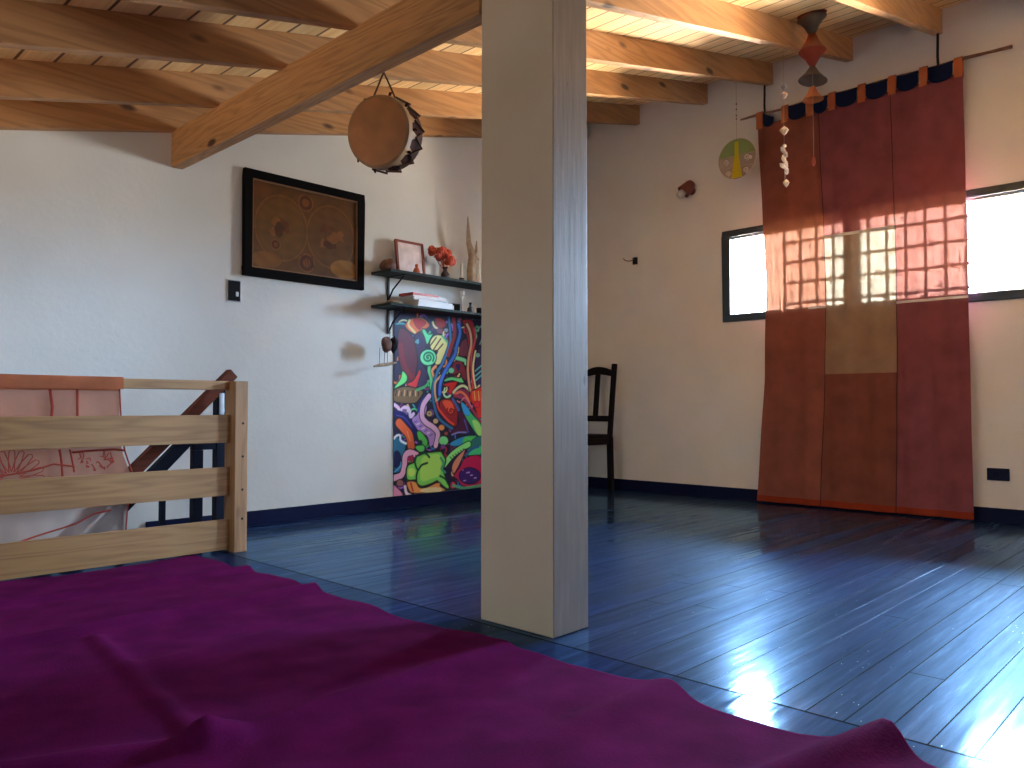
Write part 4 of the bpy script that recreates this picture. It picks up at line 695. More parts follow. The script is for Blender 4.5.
for k in range(12):
    ang = rn.uniform(0, 6.28); dd = rn.uniform(.0, .085) if k else 0
    cx, cy, czz = 3.68 + dd * math.cos(ang) * 1.1, 4.2 + dd * math.sin(ang) * .6, ZU + .155 + rn.uniform(-.035, .045)
    b = MB(); b.tube([(3.70, 4.2, ZU + .06), (cx * .5 + 3.70 * .5, cy * .5 + 2.1, ZU + .11), (cx, cy, czz)], .002, 5)
    for q in range(8):
        a = q * PI / 4 + rn.uniform(-.2, .2); l = rn.uniform(.038, .052); e = rn.uniform(-.2, .7)
        d = Vector((math.cos(a) * math.cos(e), math.sin(a) * math.cos(e), math.sin(e))); c_ = Vector((cx, cy, czz))
        s = d.cross(Vector((0, 0, 1))).normalized() * .019; up = d.cross(s).normalized() * .003
        b.add([c_, c_ + d * l * .5 + s, c_ + d * l + up, c_ + d * l * .5 - s, c_ + d * l * .5 + up * 2], [(0, 1, 4), (1, 2, 4), (2, 3, 4), (3, 0, 4)])
    b.blob((cx, cy, czz + .004), .034, .03, .028, k, .35, 16, 10)
    b.build('flower', 'flower', r)
r = root('candle', 'slim cream candle in a small dark cup beside the flower vase', 'candle', (3.86, 4.2, ZU))
b = MB(); b.lathe([(.012, 0), (.018, .012), (.02, .03), (.017, .03), (.012, .014)], (3.86, 4.2, ZU), 14, close=False); b.build('holder', 'vase', r, smooth=True)
b = MB(); b.lathe([(.0, .012), (.011, .012), (.010, .135), (.003, .14)], (3.86, 4.2, ZU), 12); b.build('stick', 'cream', r, smooth=True)
r = root('driftwood', 'tall upright piece of grey-brown driftwood rising from the upper shelf', 'driftwood', (3.94, 4.2, ZU))
b = MB(); b.tube([(3.96, 4.2, ZU), (3.95, 4.2, ZU + .1), (3.975, 4.205, ZU + .2), (3.93, 4.2, ZU + .3), (3.915, 4.19, ZU + .4), (3.912, 4.19, ZU + .49)], [.036, .03, .032, .02, .012, .003], 10)
b.tube([(3.965, 4.2, ZU + .19), (4.01, 4.205, ZU + .25), (4.02, 4.21, ZU + .33)], [.018, .012, .003], 8); b.build('trunk', 'drift', r, smooth=True)
for i, (x, hgt, lab) in enumerate(((4.0, .20, 'slender white statuette, left of a close pair beside the driftwood'), (4.065, .215, 'slender white statuette, right of a close pair beside the driftwood'))):
    r = root('statuette', lab, 'statuette', (x, 4.165, ZU), 'white statuettes on the upper shelf')
    b = MB(); b.lathe([(.019, 0), (.02, .008), (.013, .02), (.016, .05), (.011, .09), (.014, .12), (.006, hgt - .035), (.004, hgt - .03)], (x, 4.165, ZU), 12); b.build('body', 'cream', r, smooth=True)
    b = MB(); b.blob((x, 4.165, ZU + hgt - .015), .011, .011, .016, i, .05, 10, 8); b.build('head', 'cream', r, smooth=True)
r = root('dried_flowers', 'dark dried stems in a small jar at the column end of the upper shelf', 'dried flowers', (4.19, 4.21, ZU))
b = MB(); b.lathe([(.02, 0), (.028, .02), (.024, .06), (.014, .07), (.012, .07), (.02, .055)], (4.19, 4.21, ZU), 14, close=False); b.build('jar', 'vase', r, smooth=True)
b = MB(); rn = random.Random(8)
for k in range(8):
    e = (4.18 + rn.uniform(-.07, .06), 4.2 + rn.uniform(-.04, .04), ZU + rn.uniform(.15, .23)); b.tube([(4.19, 4.21, ZU + .05), e], .0018, 5); b.blob(e, .012, .012, .012, k, .3, 8, 5)
b.build('stems', 'greenleaf', r)
# lower shelf
for i, (x, y, dz, w, d, h, m, rot, lab) in enumerate((
    (3.54, 4.2, 0, .32, .17, .044, 'paper', 3, 'thick pile of white papers at the bottom of the stack on the lower shelf'),
    (3.50, 4.2, .0445, .27, .17, .028, 'paper', -6, 'white booklet second from the top of the stack on the lower shelf'),
    (3.47, 4.21, .073, .25, .14, .018, 'redcover', 5, 'red-covered notebook topmost of the stack on the lower shelf'))):
    r = root('booklet', lab, 'booklet' if i else 'papers', (x, y, ZL + dz), 'stack of papers and booklets on the lower shelf')
    mt = Matrix.Translation((x, y, ZL + dz)) @ Matrix.Rotation(math.radians(rot), 4, 'Z')
    if m == 'redcover':
        b = MB(); b.box(-w / 2, w / 2, -d / 2, d / 2, 0, .002, mt); b.box(-w / 2, w / 2, -d / 2, d / 2, h - .002, h, mt); b.box(-w / 2, -w / 2 + .003, -d / 2, d / 2, .002, h - .002, mt); b.box(-w / 2 + .003, w / 2, -d / 2, -d / 2 + .002, .002, h - .002, mt); cvr = b.build('cover', 'redcover', r)
        b = MB(); b.box(-w / 2 + .004, w / 2 - .004, -d / 2 + .003, d / 2 - .003, .002, h - .002, mt); b.build('pages', 'paper', cvr)
    else:
        b = MB(); n = 4
        for k in range(n):
            a = Matrix.Translation((rn.uniform(-.008, .008), rn.uniform(-.003, .003), 0)) @ mt
            b.box(-w / 2, w / 2, -d / 2, d / 2, h * k / n, h * (k + 1) / n - .0004, a)
        b.build('sheets', m, r)
r = root('driftwood_piece', 'flat grey-brown bark piece at the left end of the lower shelf', 'driftwood', (3.25, 4.2, ZL))
b = MB(); b.blob((3.25, 4.2, ZL + .014), .075, .055, .016, 12, .2); b.build('bark', 'drift', r, smooth=True)
b = MB(); x0, x1, z0, z1 = 3.695, 3.80, ZL, ZL + .052
b.box(x0, x1, 4.15, 4.21, z0, z0 + .005).box(x0, x1, 4.15, 4.21, z1 - .005, z1).box(x0, x0 + .005, 4.15, 4.21, z0 + .005, z1 - .005).box(x1 - .005, x1, 4.15, 4.21, z0 + .005, z1 - .005)
tag(b.build('open_box', 'black', org=(3.745, 4.18, ZL)), 'small open black box stand in the middle of the lower shelf', 'box')
r = root('glass_candlestick', 'tall clear glass candlestick with a white cup top on the lower shelf', 'candlestick', (3.845, 4.18, ZL))
b = MB(); b.lathe([(.02, 0), (.02, .005), (.006, .012), (.005, .10), (.007, .115)], (3.845, 4.18, ZL), 14); b.build('stem', 'bulb', r, smooth=True)
b = MB(); b.lathe([(.006, .115), (.02, .125), (.024, .15), (.021, .15), (.008, .12)], (3.845, 4.18, ZL), 14, close=False); b.build('cup', 'bulb', r, smooth=True)
r = root('bottle', 'small dark bottle with a narrow neck on the lower shelf', 'bottle', (3.925, 4.175, ZL))
b = MB(); b.lathe([(.024, 0), (.026, .01), (.024, .035), (.008, .05), (.008, .066)], (3.925, 4.175, ZL), 16); b.build('body', 'vase', r, smooth=True)
b = MB(); b.lathe([(.01, .066), (.01, .078)], (3.925, 4.175, ZL), 12); b.build('cap', 'black', r)
b = MB(); b.lathe([(.017, 0), (.024, .012), (.026, .04), (.023, .047), (.021, .044), (.015, .01), (.001, .006)], (4.02, 4.175, ZL), 16, close=False)
tag(b.build('cup', 'black', org=(4.02, 4.175, ZL), smooth=True), 'small rounded black cup on the lower shelf next to the column', 'cup')

# hanging chime below the left end of the shelf
r = root('hanging_chime', 'small chime with a feathered disc and a grey bar hanging from the shelf bracket', 'wind chime', (3.20, 4.2, 1.11))
b = MB(); b.tube([(3.29, 4.3, 1.21), (3.22, 4.21, 1.17), (3.2, 4.2, 1.14)], .0025, 5); b.build('cord', 'rope', r)
b = MB(); b.blob((3.19, 4.2, 1.115), .044, .024, .044, 5, .25); b.build('disc', 'stone', r, smooth=True)
b = MB(); b.blob((3.245, 4.2, 1.115), .036, .028, .048, 9, .25); b.build('owl', 'darkwood', r, smooth=True)
for x, zz in ((3.13, .977), (3.17, .983), (3.195, .987)):
    b = MB(); b.tube([(x, 4.2, 1.09), (x - .004, 4.2, zz)], .0016, 5); b.build('string', 'iron', r)
b = MB(); b.tube([(3.08, 4.195, .965), (3.13, 4.2, .975), (3.2, 4.2, .984), (3.27, 4.205, .998)], [.006, .011, .012, .005], 8); b.build('bar', 'drift', r, smooth=True)

# ================================================================== DRUM
r = root('hand_drum', 'round hide frame drum hanging by a cord from the roof beam', 'drum', (1.85, 2.45, 1.75))
dc = Vector((1.815, 2.43, 1.755))
nrm = Vector((-1.05, -.42, -.14)).normalized()      # the head faces the viewer's left
zax = Vector((0, 0, 1)); sx = nrm.cross(zax).normalized(); sy = sx.cross(nrm).normalized()
Md = Matrix((sx, sy, nrm)).transposed()
RD, HD = .136, .085
b = MB(); b.lathe([(RD * .97, -HD), (RD * 1.0, -HD * .5), (RD, HD * .1), (RD * .985, HD * .3)], dc, 40, Md); b.build('shell', 'drumside', r, smooth=True)
b = MB(); b.lathe([(0, HD * .42), (RD * .6, HD * .41), (RD * .93, HD * .38)], dc, 40, Md, close=False)
b.build('drumhead', 'skin', r, smooth=True)
b = MB(); b.lathe([(RD * .925, HD * .385), (RD * 1.0, HD * .33), (RD * 1.02, HD * .16), (RD * 1.015, HD * .04)], dc, 40, Md, close=False)
# ragged tabs of hide
for k in range(14):
    a = 2 * PI * k / 14 + .2
    p = lambda rr, aa, zz: dc + Md @ Vector((rr * math.cos(aa), rr * math.sin(aa), zz))
    b.add([p(RD * 1.022, a - .12, HD * .06), p(RD * 1.022, a + .12, HD * .06), p(RD * 1.03, a, -HD * .4)], [(0, 1, 2)])
b.build('hide_rim', 'hideedge', r, smooth=True)
b = MB(); zig = []
for k in range(29):
    a = 2 * PI * k / 28; zig.append(dc + Md @ Vector((RD * 1.045 * math.cos(a), RD * 1.045 * math.sin(a), -HD * .2 if k % 2 else -HD * .92)))
b.tube(zig, .005, 6); b.build('lacing', 'rope', r)
for k in range(9):
    a = [1.9, 2.5, 3.2, 3.8, 4.4, 5.0, 5.6, .3, 1.1][k]
    q = dc + Md @ Vector((RD * 1.03 * math.cos(a), RD * 1.03 * math.sin(a), HD * .05)); e = dc + Md @ Vector((RD * 1.12 * math.cos(a), RD * 1.12 * math.sin(a), -HD * .08))
    b = MB(); b.tube([q, (q + e) / 2 + Vector((0, 0, .004)), e], [.005, .006, .003], 6); b.build('peg', 'drumside', r)
b = MB(); hk = Vector((1.868, 2.49, BZB + .004))
l1 = dc + sy * RD * .98 + sx * .03; l2 = dc + sy * RD * .98 - sx * .05 - nrm * .03
b.tube([l1, hk], .0035, 6); b.tube([hk, l2], .0035, 6); b.build('hanging_cord', 'rope', r)

# ================================================================== FENCE
r = root('pine_railing', 'pale pine railing of three wide boards guarding the stairwell', 'railing', (1.3, 3.65, 0))
FX0 = .2
b = MB(); b.box(FX0, 1.8095, 3.638, 3.682, .782, .826); b.build('top_rail', 'fence', r, bevel=.003)
for (za, zb) in ((.527, .661), (.272, .409), (.012, .158)):
    b = MB(); b.box(FX0, 1.8095, 3.622, 3.637, za, zb); b.build('board', 'fence', r, bevel=.002)
for (a, c) in ((1.81, 1.876), (.2, .266)):
    b = MB(); b.box(a, c, 3.575, 3.682, .0, .824) if a > 1 else b.box(a, c, 3.684, 3.75, 0, .82)
    pst = b.build('post', 'fencez', r, bevel=.003)
    if a > 1: pst0 = pst
for z in (.16, .30, .46, .62):
    b = MB(); b.lathe([(0, -.001), (.006, -.001), (.006, .001), (0, .001)], (1.85, 3.5745, z), 10, Matrix.Rotation(PI / 2, 3, 'X')); b.build('screw', 'iron', pst0)
# ---- stair rail behind
r = root('stair_handrail', 'navy metal stair rail with a sloping red-brown handrail behind the pine railing', 'stair rail', (1.8, 3.8, 0))
b = MB(); b.bar((1.905, 3.8, .872), (1.0, 3.8, -.02), .05, .055); b.build('handrail', 'rail', r, bevel=.004)
b = MB(); b.box(1.815, 1.862, 3.777, 3.823, .0, .80); b.build('newel_post', 'navydark', r, bevel=.002)
b = MB(); b.box(1.70, 1.75, 3.78, 3.82, .0, .487); b.build('newel_post', 'navydark', r, bevel=.002)
b = MB(); b.bar((1.70, 3.8, .503), (1.815, 3.8, .503), .04, .03); b.build('crossbar', 'navydark', r)
b = MB(); b.bar((1.71, 3.8, .575), (1.0, 3.8, -.14), .04, .058); b.build('lower_rail', 'navydark', r)
for x in (1.56, 1.37, 1.18):
    t = .575 - (1.71 - x) * 1.007
    b = MB(); b.box(x - .012, x + .012, 3.788, 3.812, -.16, t); b.build('baluster', 'navydark', r)
b = MB(); b.box(1.0, 1.66, 3.79, 3.81, -.2, -.16 + .0); b.build('bottom_rail', 'navydark', r)
b = MB(); b.box(1.824, 1.852, 3.772, 3.777, .66, .77); b.build('plate', 'steel', r, bevel=.002)
b = MB(); b.box(1.64, 1.69, 3.70, YF - .016, .001, .03); struct(b.build('trim_1', 'navy'))

# ---- sheer cloth over the rail
r = root('sheer_cloth', 'sheer peach cloth with red embroidery draped over the pine railing', 'cloth', (.9, 3.66, .83))
def sheet(name, x0, x1r, prof, mat, nx=50, wob=.006, seed=1, sub=4):
    """prof: list of (y,z) from hem to hem; x1r: function of z for the right edge"""
    pr = crom(prof, sub); b = MB(); n = len(pr); vs = []
    for (y, z) in pr:
        xr = x1r(z)
        for i in range(nx + 1):
            u = i / nx; x = x0 + (xr - x0) * u
            damp = min(1, max(0, (.80 - z) / .3))
            vs.append((x, y + damp * wob * (math.sin(x * 31 + seed) + .6 * math.sin(x * 57 + z * 9 + seed)), z))
    fs = [(j * (nx + 1) + i, j * (nx + 1) + i + 1, (j + 1) * (nx + 1) + i + 1, (j + 1) * (nx + 1) + i) for j in range(n - 1) for i in range(nx)]
    b.add(vs, fs); return b.build(name, mat, r, smooth=True)
def xr1(z):
    return float(np.interp(z, [.1, .4, .5, .66, .83], [1.355, 1.375, 1.335, 1.322, 1.318]))
sheet('rail_wrap', .3, xr1, [(3.6365, .778), (3.6355, .80), (3.6365, .829), (3.66, .8315), (3.6845, .829), (3.6865, .80), (3.688, .772)], 'sheerorange', 50, 0, sub=2)
upp = sheet('upper_panel', .3, xr1, [(3.689, .775), (3.692, .66), (3.70, .52), (3.70, .40)], 'sheer')
sheet('lower_panel', .3, xr1, [(3.702, .40), (3.706, .28), (3.70, .12)], 'sheerlow')
def thread(pts, rad=.003, nm='embroidery'):
    b = MB(); b.tube([(x, 3.683 if z > .45 else 3.685, z) for x, z in pts], rad, 5); return b.build(nm, 'redthread', r)
thread([(1.04, .775), (1.05, .70), (1.045, .60), (1.05, .53)], .006); thread([(1.145, .775), (1.148, .66), (1.14, .54)], .005)
thread([(1.13, .505), (1.2, .51), (1.3, .512), (1.345, .505)], .005)
thread([(.83, .415), (.98, .437), (1.06, .46), (1.14, .445)], .004); thread([(1.08, .52), (1.09, .46), (1.095, .40)], .005); thread([(1.12, .52), (1.14, .42)], .004)
thread([(.3, .08), (.86, .125), (1.0, .165), (1.15, .20), (1.22, .235), (1.29, .245)], .004)
thread([(1.318, .78), (1.325, .66), (1.335, .55), (1.345, .50), (1.376, .41), (1.36, .25), (1.353, .13)], .0035, 'hem')
b = MB()
for k in range(11):                                              # embroidered daisy
    a = PI * (k / 10); c0_ = Vector((.905, 3.683, .405)); d = Vector((math.cos(a), 0, math.sin(a))); s = Vector((-math.sin(a), 0, math.cos(a)))
    L = .115; loop = [c0_ + d * .03, c0_ + d * (L * .65) + s * .012, c0_ + d * L + s * .010, c0_ + d * (L * 1.06), c0_ + d * L - s * .010, c0_ + d * (L * .65) - s * .012, c0_ + d * .03]
    b.tube(loop, .0022, 5)
b.build('daisy', 'redthread', upp)
b = MB(); rn = random.Random(3)
for k in range(34):                                              # scribbled ochre blossoms on the right
    lowr = k % 2; x = rn.uniform(1.16, 1.29); z = rn.uniform(.54, .60) if lowr == 0 else rn.uniform(.43, .50)
    q = [(x + rn.uniform(-.014, .014) * 1., 3.684, z + rn.uniform(-.018, .02)) for _ in range(4)]; b.tube([tuple(v) for v in crom(q, 3)], .0026, 5)
b.build('blossoms', 'redthread', upp)

# ================================================================== RUG
def ridge(x, y, a, bb, h, w):
    ax, ay = a; bx, by = bb; vx, vy = bx - ax, by - ay; L2 = vx * vx + vy * vy
    t = min(1.08, max(-.02, ((x - ax) * vx + (y - ay) * vy) / L2)); dx, dy = x - ax - t * vx, y - ay - t * vy
    d = math.hypot(dx, dy); tt = min(1, max(0, t))
    return h[0] * (1 - tt) * math.exp(-(d / w) ** 2) + h[1] * tt * math.exp(-(d / w) ** 2)
RID = [((-.4, 3.24), (1.66, 3.09), (.016, .022), .030), ((-.4, 2.66), (1.64, 2.59), (.022, .028), .034), ((.5, 2.13), (1.63, 2.2), (.008, .006), .05),
       ((.84, 2.5), (.74, 1.62), (.010, .014), .026), ((.3, 1.8), (.74, 1.56), (.012, .020), .035), ((.74, 1.56), (1.63, 1.60), (.020, .008), .035),
       ((.9, 1.10), (1.66, 1.05), (.003, .024), .055), ((1.0, .76), (1.70, .565), (.006, .055), .045), ((.2, 1.4), (.74, 1.56), (.003, .008), .04),
       ((-.3, 1.0), (.7, 1.3), (.006, .012), .05)]
NX, NY = 200, 300
ex = lambda y: 1.638 + .012 * math.sin(y * 5.1) + .010 * math.sin(y * 11.3 + 1) + .004 * math.sin(y * 23) + .045 * math.exp(-((y - .565) / .08) ** 2) + .03 * math.exp(-((y - 1.05) / .09) ** 2)
vs = []
for j in range(NY + 1):
    y = -1.2 + (3.59 + 1.2) * j / NY
    for i in range(NX + 1):
        u = i / NX; u = 1 - (1 - u) ** 1.25; x = -1.05 + (ex(y) + 1.05) * u
        z = .006 + .0025 * (math.sin(x * 9 + y * 3) * math.sin(y * 7 - x * 2) + 1)
        z += .0016 * math.sin(y * 34 + 2 * math.sin(x * 5)) * math.sin(x * 13 + y * 4)
        for a, c, h, w in RID: z += ridge(x, y, a, c, h, w)
        if y > 3.45: z = min(z, .011)
        vs.append((x, y + (.02 * math.sin(x * 9) - .02 if j == NY else 0), z))
b = MB(); b.add(vs, [(j * (NX + 1) + i, j * (NX + 1) + i + 1, (j + 1) * (NX + 1) + i + 1, (j + 1) * (NX + 1) + i) for j in range(NY) for i in range(NX)])
o = b.build('rug', 'rug', org=(.5, 1.5, 0), smooth=True)
sm = o.modifiers.new('solid', 'SOLIDIFY'); sm.thickness = .005; sm.offset = -1
tag(o, 'large wrinkled purple cloth rug lying on the floor in front', 'rug')

# ================================================================== CURTAIN
XC = 5.43
r = root('curtain', 'long patchwork red curtain hanging on a branch rod over the window', 'curtain', (XC, 2.0, 0))
ztp, zbt = 2.785, .012
def cedge(z, side):
    t = 1 - z / ztp
    if side: return float(np.interp(z, [0, .3, .9, 1.6, 2.2, 2.785], [2.692, 2.672, 2.63, 2.612, 2.638, 2.665]))
    return 1.306 - .022 * t - .01 * math.sin(t * 3) * 0
def cpos(v, z):
    """v 0..1 across from left (y high) to right"""
    yl, yr = cedge(z, 1), cedge(z, 0); y = yl + (yr - yl) * v
    t = 1 - z / ztp
    x = XC + (.003 + .005 * t) * math.sin(v * 38 + 1.2 * math.sin(z * 1.3)) + .0025 * math.sin(v * 90 + z * 2) + .004 * math.sin(z * 9 + v * 6) - .02 * t
    return (x, y, z)
def cpanel(name, v0, v1, z0, z1, mat, off=0., parent=r, nv=30, nz=60):
    b = MB(); vs = []
    for j in range(nz + 1):
        z = z0 + (z1 - z0) * j / nz
        for i in range(nv + 1):
            p = cpos(v0 + (v1 - v0) * i / nv, z); vs.append((p[0] + off, p[1], p[2]))
    b.add(vs, [(j * (nv + 1) + i, j * (nv + 1) + i + 1, (j + 1) * (nv + 1) + i + 1, (j + 1) * (nv + 1) + i) for j in range(nz) for i in range(nv)])
    return b.build(name, mat, parent, smooth=True)
vA, vB = .333, .684
cpanel('left_strip', 0, vA, .055, ztp, 'rust'); cpanel('left_hem', 0, vA, zbt, .055, 'hem', nz=4)
cpanel('upper_middle_strip', vA, vB, 1.885, ztp, 'wine')
cpanel('lower_middle_strip', vA, vB, .055, .925, 'rustdark'); cpanel('middle_hem', vA, vB, zbt, .055, 'hem', nz=4)
bpt = cpanel('beige_patch', vA, vB, .925, 1.885, 'beige')
cpanel('right_strip', vB, 1, .055, ztp, 'wine'); cpanel('right_hem', vB, 1, zbt, .055, 'hem', nz=4)
cpanel('white_band', vA, vB, 1.872, 1.892, 'whiteband', -.004, bpt, nz=2)
cpanel('white_band', vB, 1, 1.372, 1.388, 'whiteband', -.004, nz=2); cpanel('white_band', .245, vA, 1.388, 1.402, 'whiteband', -.004, nz=2)
for v in (vA, vB):
    b = MB(); b.tube([tuple(Vector(cpos(v, z)) - Vector((.003, 0, 0))) for z in np.linspace(zbt, ztp, 50)], .0018, 5); b.build('seam', 'darkwood', r)
tabv = [.018, .185, .335, .515, .64, .765, .87, .978]
tabv = [(2.665 - q) / 1.359 for q in (2.648, 2.455, 2.27, 2.115, 1.915, 1.72, 1.53, 1.33)]
for k, v in enumerate(tabv):
    b = MB(); y = 2.665 - 1.359 * v; w = .024
    prof = [(XC - .014, ztp - .03), (XC - .015, 2.85), (XC - .012, 2.878), (XC, 2.886), (XC + .012, 2.878), (XC + .014, 2.85), (XC + .014, ztp - .03)]
    vs = [(x, y + s * w, z) for (x, z) in prof for s in (-1, 1)]
    b.add(vs, [(2 * i, 2 * i + 1, 2 * i + 3, 2 * i + 2) for i in range(len(prof) - 1)]); b.build('tab', 'orange', r, solid=.002)
for k in range(7):
    ya, yb_ = 2.665 - 1.359 * tabv[k] - .03, 2.665 - 1.359 * tabv[k + 1] + .03
    if k == 0: yb_ += .05
    b = MB(); n = 12; vs = []
    for i in range(n + 1):
        u = i / n; y = ya + (yb_ - ya) * u; s = math.sin(PI * u)
        top_ = 2.868 - (.05 * u if k == 0 else 0); vs += [(XC - .0135, y, top_ - .006 * s), (XC - .0165, y, ztp + .004 - .036 * s ** .5)]
    b.add(vs, [(2 * i, 2 * i + 1, 2 * i + 3, 2 * i + 2) for i in range(n)]); b.build('navy_lining', 'navycloth', r, solid=.003)
r = root('curtain_rod', 'thin crooked branch rod holding the red curtain, hung from the rafters', 'curtain rod', (XC, 2, 2.865))
b = MB(); pts = [(XC + .002 * math.sin(k), 2.805 - k * (2.805 - 1.04) / 14, 2.866 + .004 * math.sin(k * 1.7)) for k in range(15)]
b.tube(pts, [.006] + [.010 + .0015 * math.sin(k * 2.2) for k in range(1, 14)] + [.012], 8); b.build('branch', 'rod', r, smooth=True)
for y, zt in ((2.61, rz(XC)), (1.445, rz(XC))):
    b = MB(); b.tube([(XC, y, 2.866), (XC, y + .003, 2.93), (XC, y, zt - .004)], .008, 6)
    b.lathe([(.013, -.004), (.016, 0), (.013, .004)], (XC, y, 2.87), 10, Matrix.Rotation(PI / 2, 3, 'X')); b.build('hanger', 'iron', r)

# ================================================================== SMALL THINGS ON THE WINDOW WALL
r = root('wall_lamp', 'red-brown cone wall lamp with a white bulb, between window and corner', 'wall lamp', (XR, 3.285, 2.42))
b = MB(); b.lathe([(0, 0), (.03, 0), (.03, .008), (.018, .02), (0, .02)], (XR - .001, 3.262, 2.425), 16, Matrix.Rotation(-PI / 2, 3, 'Y')); b.build('base', 'redbrown', r, smooth=True)
ax = Vector((-.45, .55, -.72)).normalized(); q = ax.to_track_quat('Z', 'X').to_matrix(); c0_ = Vector((XR - .05, 3.25, 2.465))
b = MB(); b.lathe([(.012, -.03), (.03, -.022), (.042, 0), (.050, .05), (.056, .085), (.052, .085), (.046, .05), (.036, .0)], c0_, 20, q, close=False); b.build('shade', 'redbrown', r, smooth=True)
b = MB(); b.lathe([(.008, .02), (.016, .05), (.03, .085), (.034, .11), (.024, .135), (.002, .145)], c0_, 16, q); b.build('bulb', 'bulb', r, smooth=True)
r = root('coat_hook', 'tiny black plate with a curled wire hook high on the window wall', 'hook', (XR, 3.83, 1.94))
b = MB(); b.box(XR - .012, XR - .0005, 3.79, 3.835, 1.905, 1.965); b.build('plate', 'black', r, bevel=.002)
b = MB(); b.tube([tuple(v) for v in crom([(XR - .01, 3.82, 1.95), (XR - .03, 3.85, 1.935), (XR - .045, 3.89, 1.945), (XR - .045, 3.905, 1.965)], 4)], .004, 6); b.build('wire', 'rod', r, smooth=True)
r = root('wall_outlet', 'navy electrical outlet on the window wall right of the curtain', 'outlet', (XR, 1.17, .29))
b = MB(); b.box(XR - .010, XR - .0005, 1.108, 1.228, .252, .327); otp = b.build('plate', 'outletc', r, bevel=.003)
b = MB(); b.lathe([(.0, 0), (.018, 0), (.018, .003), (0, .003)], (XR - .0102, 1.175, .29), 16, Matrix.Rotation(-PI / 2, 3, 'Y')); b.build('socket', 'navy', otp)

# ---- stained glass disc
dx, dy, dz, dr = 5.2, 2.718, 2.498, .102 * 1.0
dr = .098
r = root('stained_glass_disc', 'round stained glass tree ornament hanging left of the curtain', 'ornament', (dx, dy, dz))
dr = .088 * 1.28
def dpoly(name, pts, mat, th=.0022, dxo=0.):
    b = MB(); b.prism([(dy - p[0] * dr, dz + p[1] * dr) for p in pts], 'x', dx - th + dxo, dx + th + dxo); return b.build(name, mat, r)
top_ = [(math.cos(a), math.sin(a)) for a in np.linspace(.28, PI - .28, 18)]
dpoly('canopy_glass', [(p[0] * 1.28, p[1] * 1.28) for p in top_] + [(-1.25, .2), (1.25, .2)], 'greenglass')
bot = [(math.cos(a), math.sin(a)) for a in np.linspace(PI + .0, 2 * PI, 18)]
dpoly('lower_glass', [(1.28, .18), (-1.28, .18)] + [(p[0] * 1.28, p[1] * 1.28) for p in bot], 'palegl', .0018)
dpoly('trunk', [(-.12, 1.1), (.12, 1.1), (.13, .3), (.24, -.4), (.36, -1.22), (-.36, -1.22), (-.24, -.4), (-.13, .3)], 'yellowglass', .004)
b = MB()
for (y0, z0, y1, z1) in ((-1.25, .2, -.15, .2), (.15, .2, 1.25, .2), (-1.1, -.6, -.3, -.45), (.3, -.5, 1.1, -.6)): b.tube([(dx - .003, dy - y0 * dr, dz + z0 * dr), (dx - .003, dy - y1 * dr, dz + z1 * dr)], .003, 5)
b.tube([(dx, dy - 1.28 * dr * math.cos(a), dz + 1.28 * dr * math.sin(a)) for a in np.linspace(0, 2 * PI, 40)], .0028, 6)
b.build('leading', 'drift', r)
for (u, v, s) in ((-.75, -.12, .2), (.7, -.05, .22), (-.6, -.85, .18), (.62, -.85, .2), (.95, -.1, .12)):
    b = MB(); c_ = (dx - .004, dy - u * dr, dz + v * dr); b.tube([(c_[0], c_[1] + s * dr * t * math.cos(t * 11), c_[2] + s * dr * t * math.sin(t * 11)) for t in np.linspace(.15, 1, 14)], .004, 5)
    b.build('spiral_shell', 'shell', r)
b = MB(); zt = cz(dx)
b.tube([(dx, dy, dz + 1.28 * dr), (dx, dy, zt - .001)], .0008, 4)
for z in (2.79, 2.815, 2.86, 2.90): b.blob((dx, dy, z), .006, .006, .006, 1, 0, 8, 6)
b.build('thread', 'rod', r)

# ---- crystal chain
r = root('crystal_chain', 'string of pale crystals and shells hanging in front of the red curtain', 'crystal chain', (4.44, 2.02, 2.3))
cxx, cyy = 4.452, 2.02
b = MB(); b.tube([(cxx, cyy, 2.02), (cxx - .004, cyy, 2.4), (cxx, cyy, rz(cxx) - .001)], .0009, 4); b.build('thread', 'steel', r)
def gem(c, r_, h, n=6):
    r_ *= 1.35; h *= 1.3; b = MB(); b.lathe([(.0, h), (r_ * .7, h * .55), (r_, h * .1), (r_ * .5, -h * .6), (.0, -h)], c, n); return b
for (ox, z, rr, hh_, mt) in ((0, 2.60, .013, .018, 'steel'), (.006, 2.555, .016, .018, 'shell'), (.0, 2.34, .020, .022, 'shell')): gem((cxx + ox, cyy, z), rr, hh_).build('crystal', mt, r)
rn = random.Random(6)
for (ox, z, a_, sz) in ((.0, 2.245, .5, .03), (-.012, 2.215, 2.2, .03), (.016, 2.20, -.4, .028), (-.008, 2.165, 1.6, .03), (.02, 2.14, -.7, .034), (-.02, 2.12, 2.6, .03), (.03, 2.105, -.9, .024)):
    b = MB(); c_ = Vector((cxx + ox, cyy, z)); d = Vector((math.cos(a_), .3, math.sin(a_))).normalized()
    b.tube([c_ - d * sz, c_ - d * sz * .3 + Vector((0, 0, .004)), c_ + d * sz * .4, c_ + d * sz], [.002, .012, .013, .002], 7); b.build('shell', 'shell', r, smooth=True)
gem((cxx + .02, cyy, 2.03), .014, .02).build('crystal', 'shell', r)
b = MB(); b.tube([(cxx, cyy, 2.10), (cxx + .02, cyy, 2.045)], .0008, 4); b.build('lower_thread', 'steel', r)

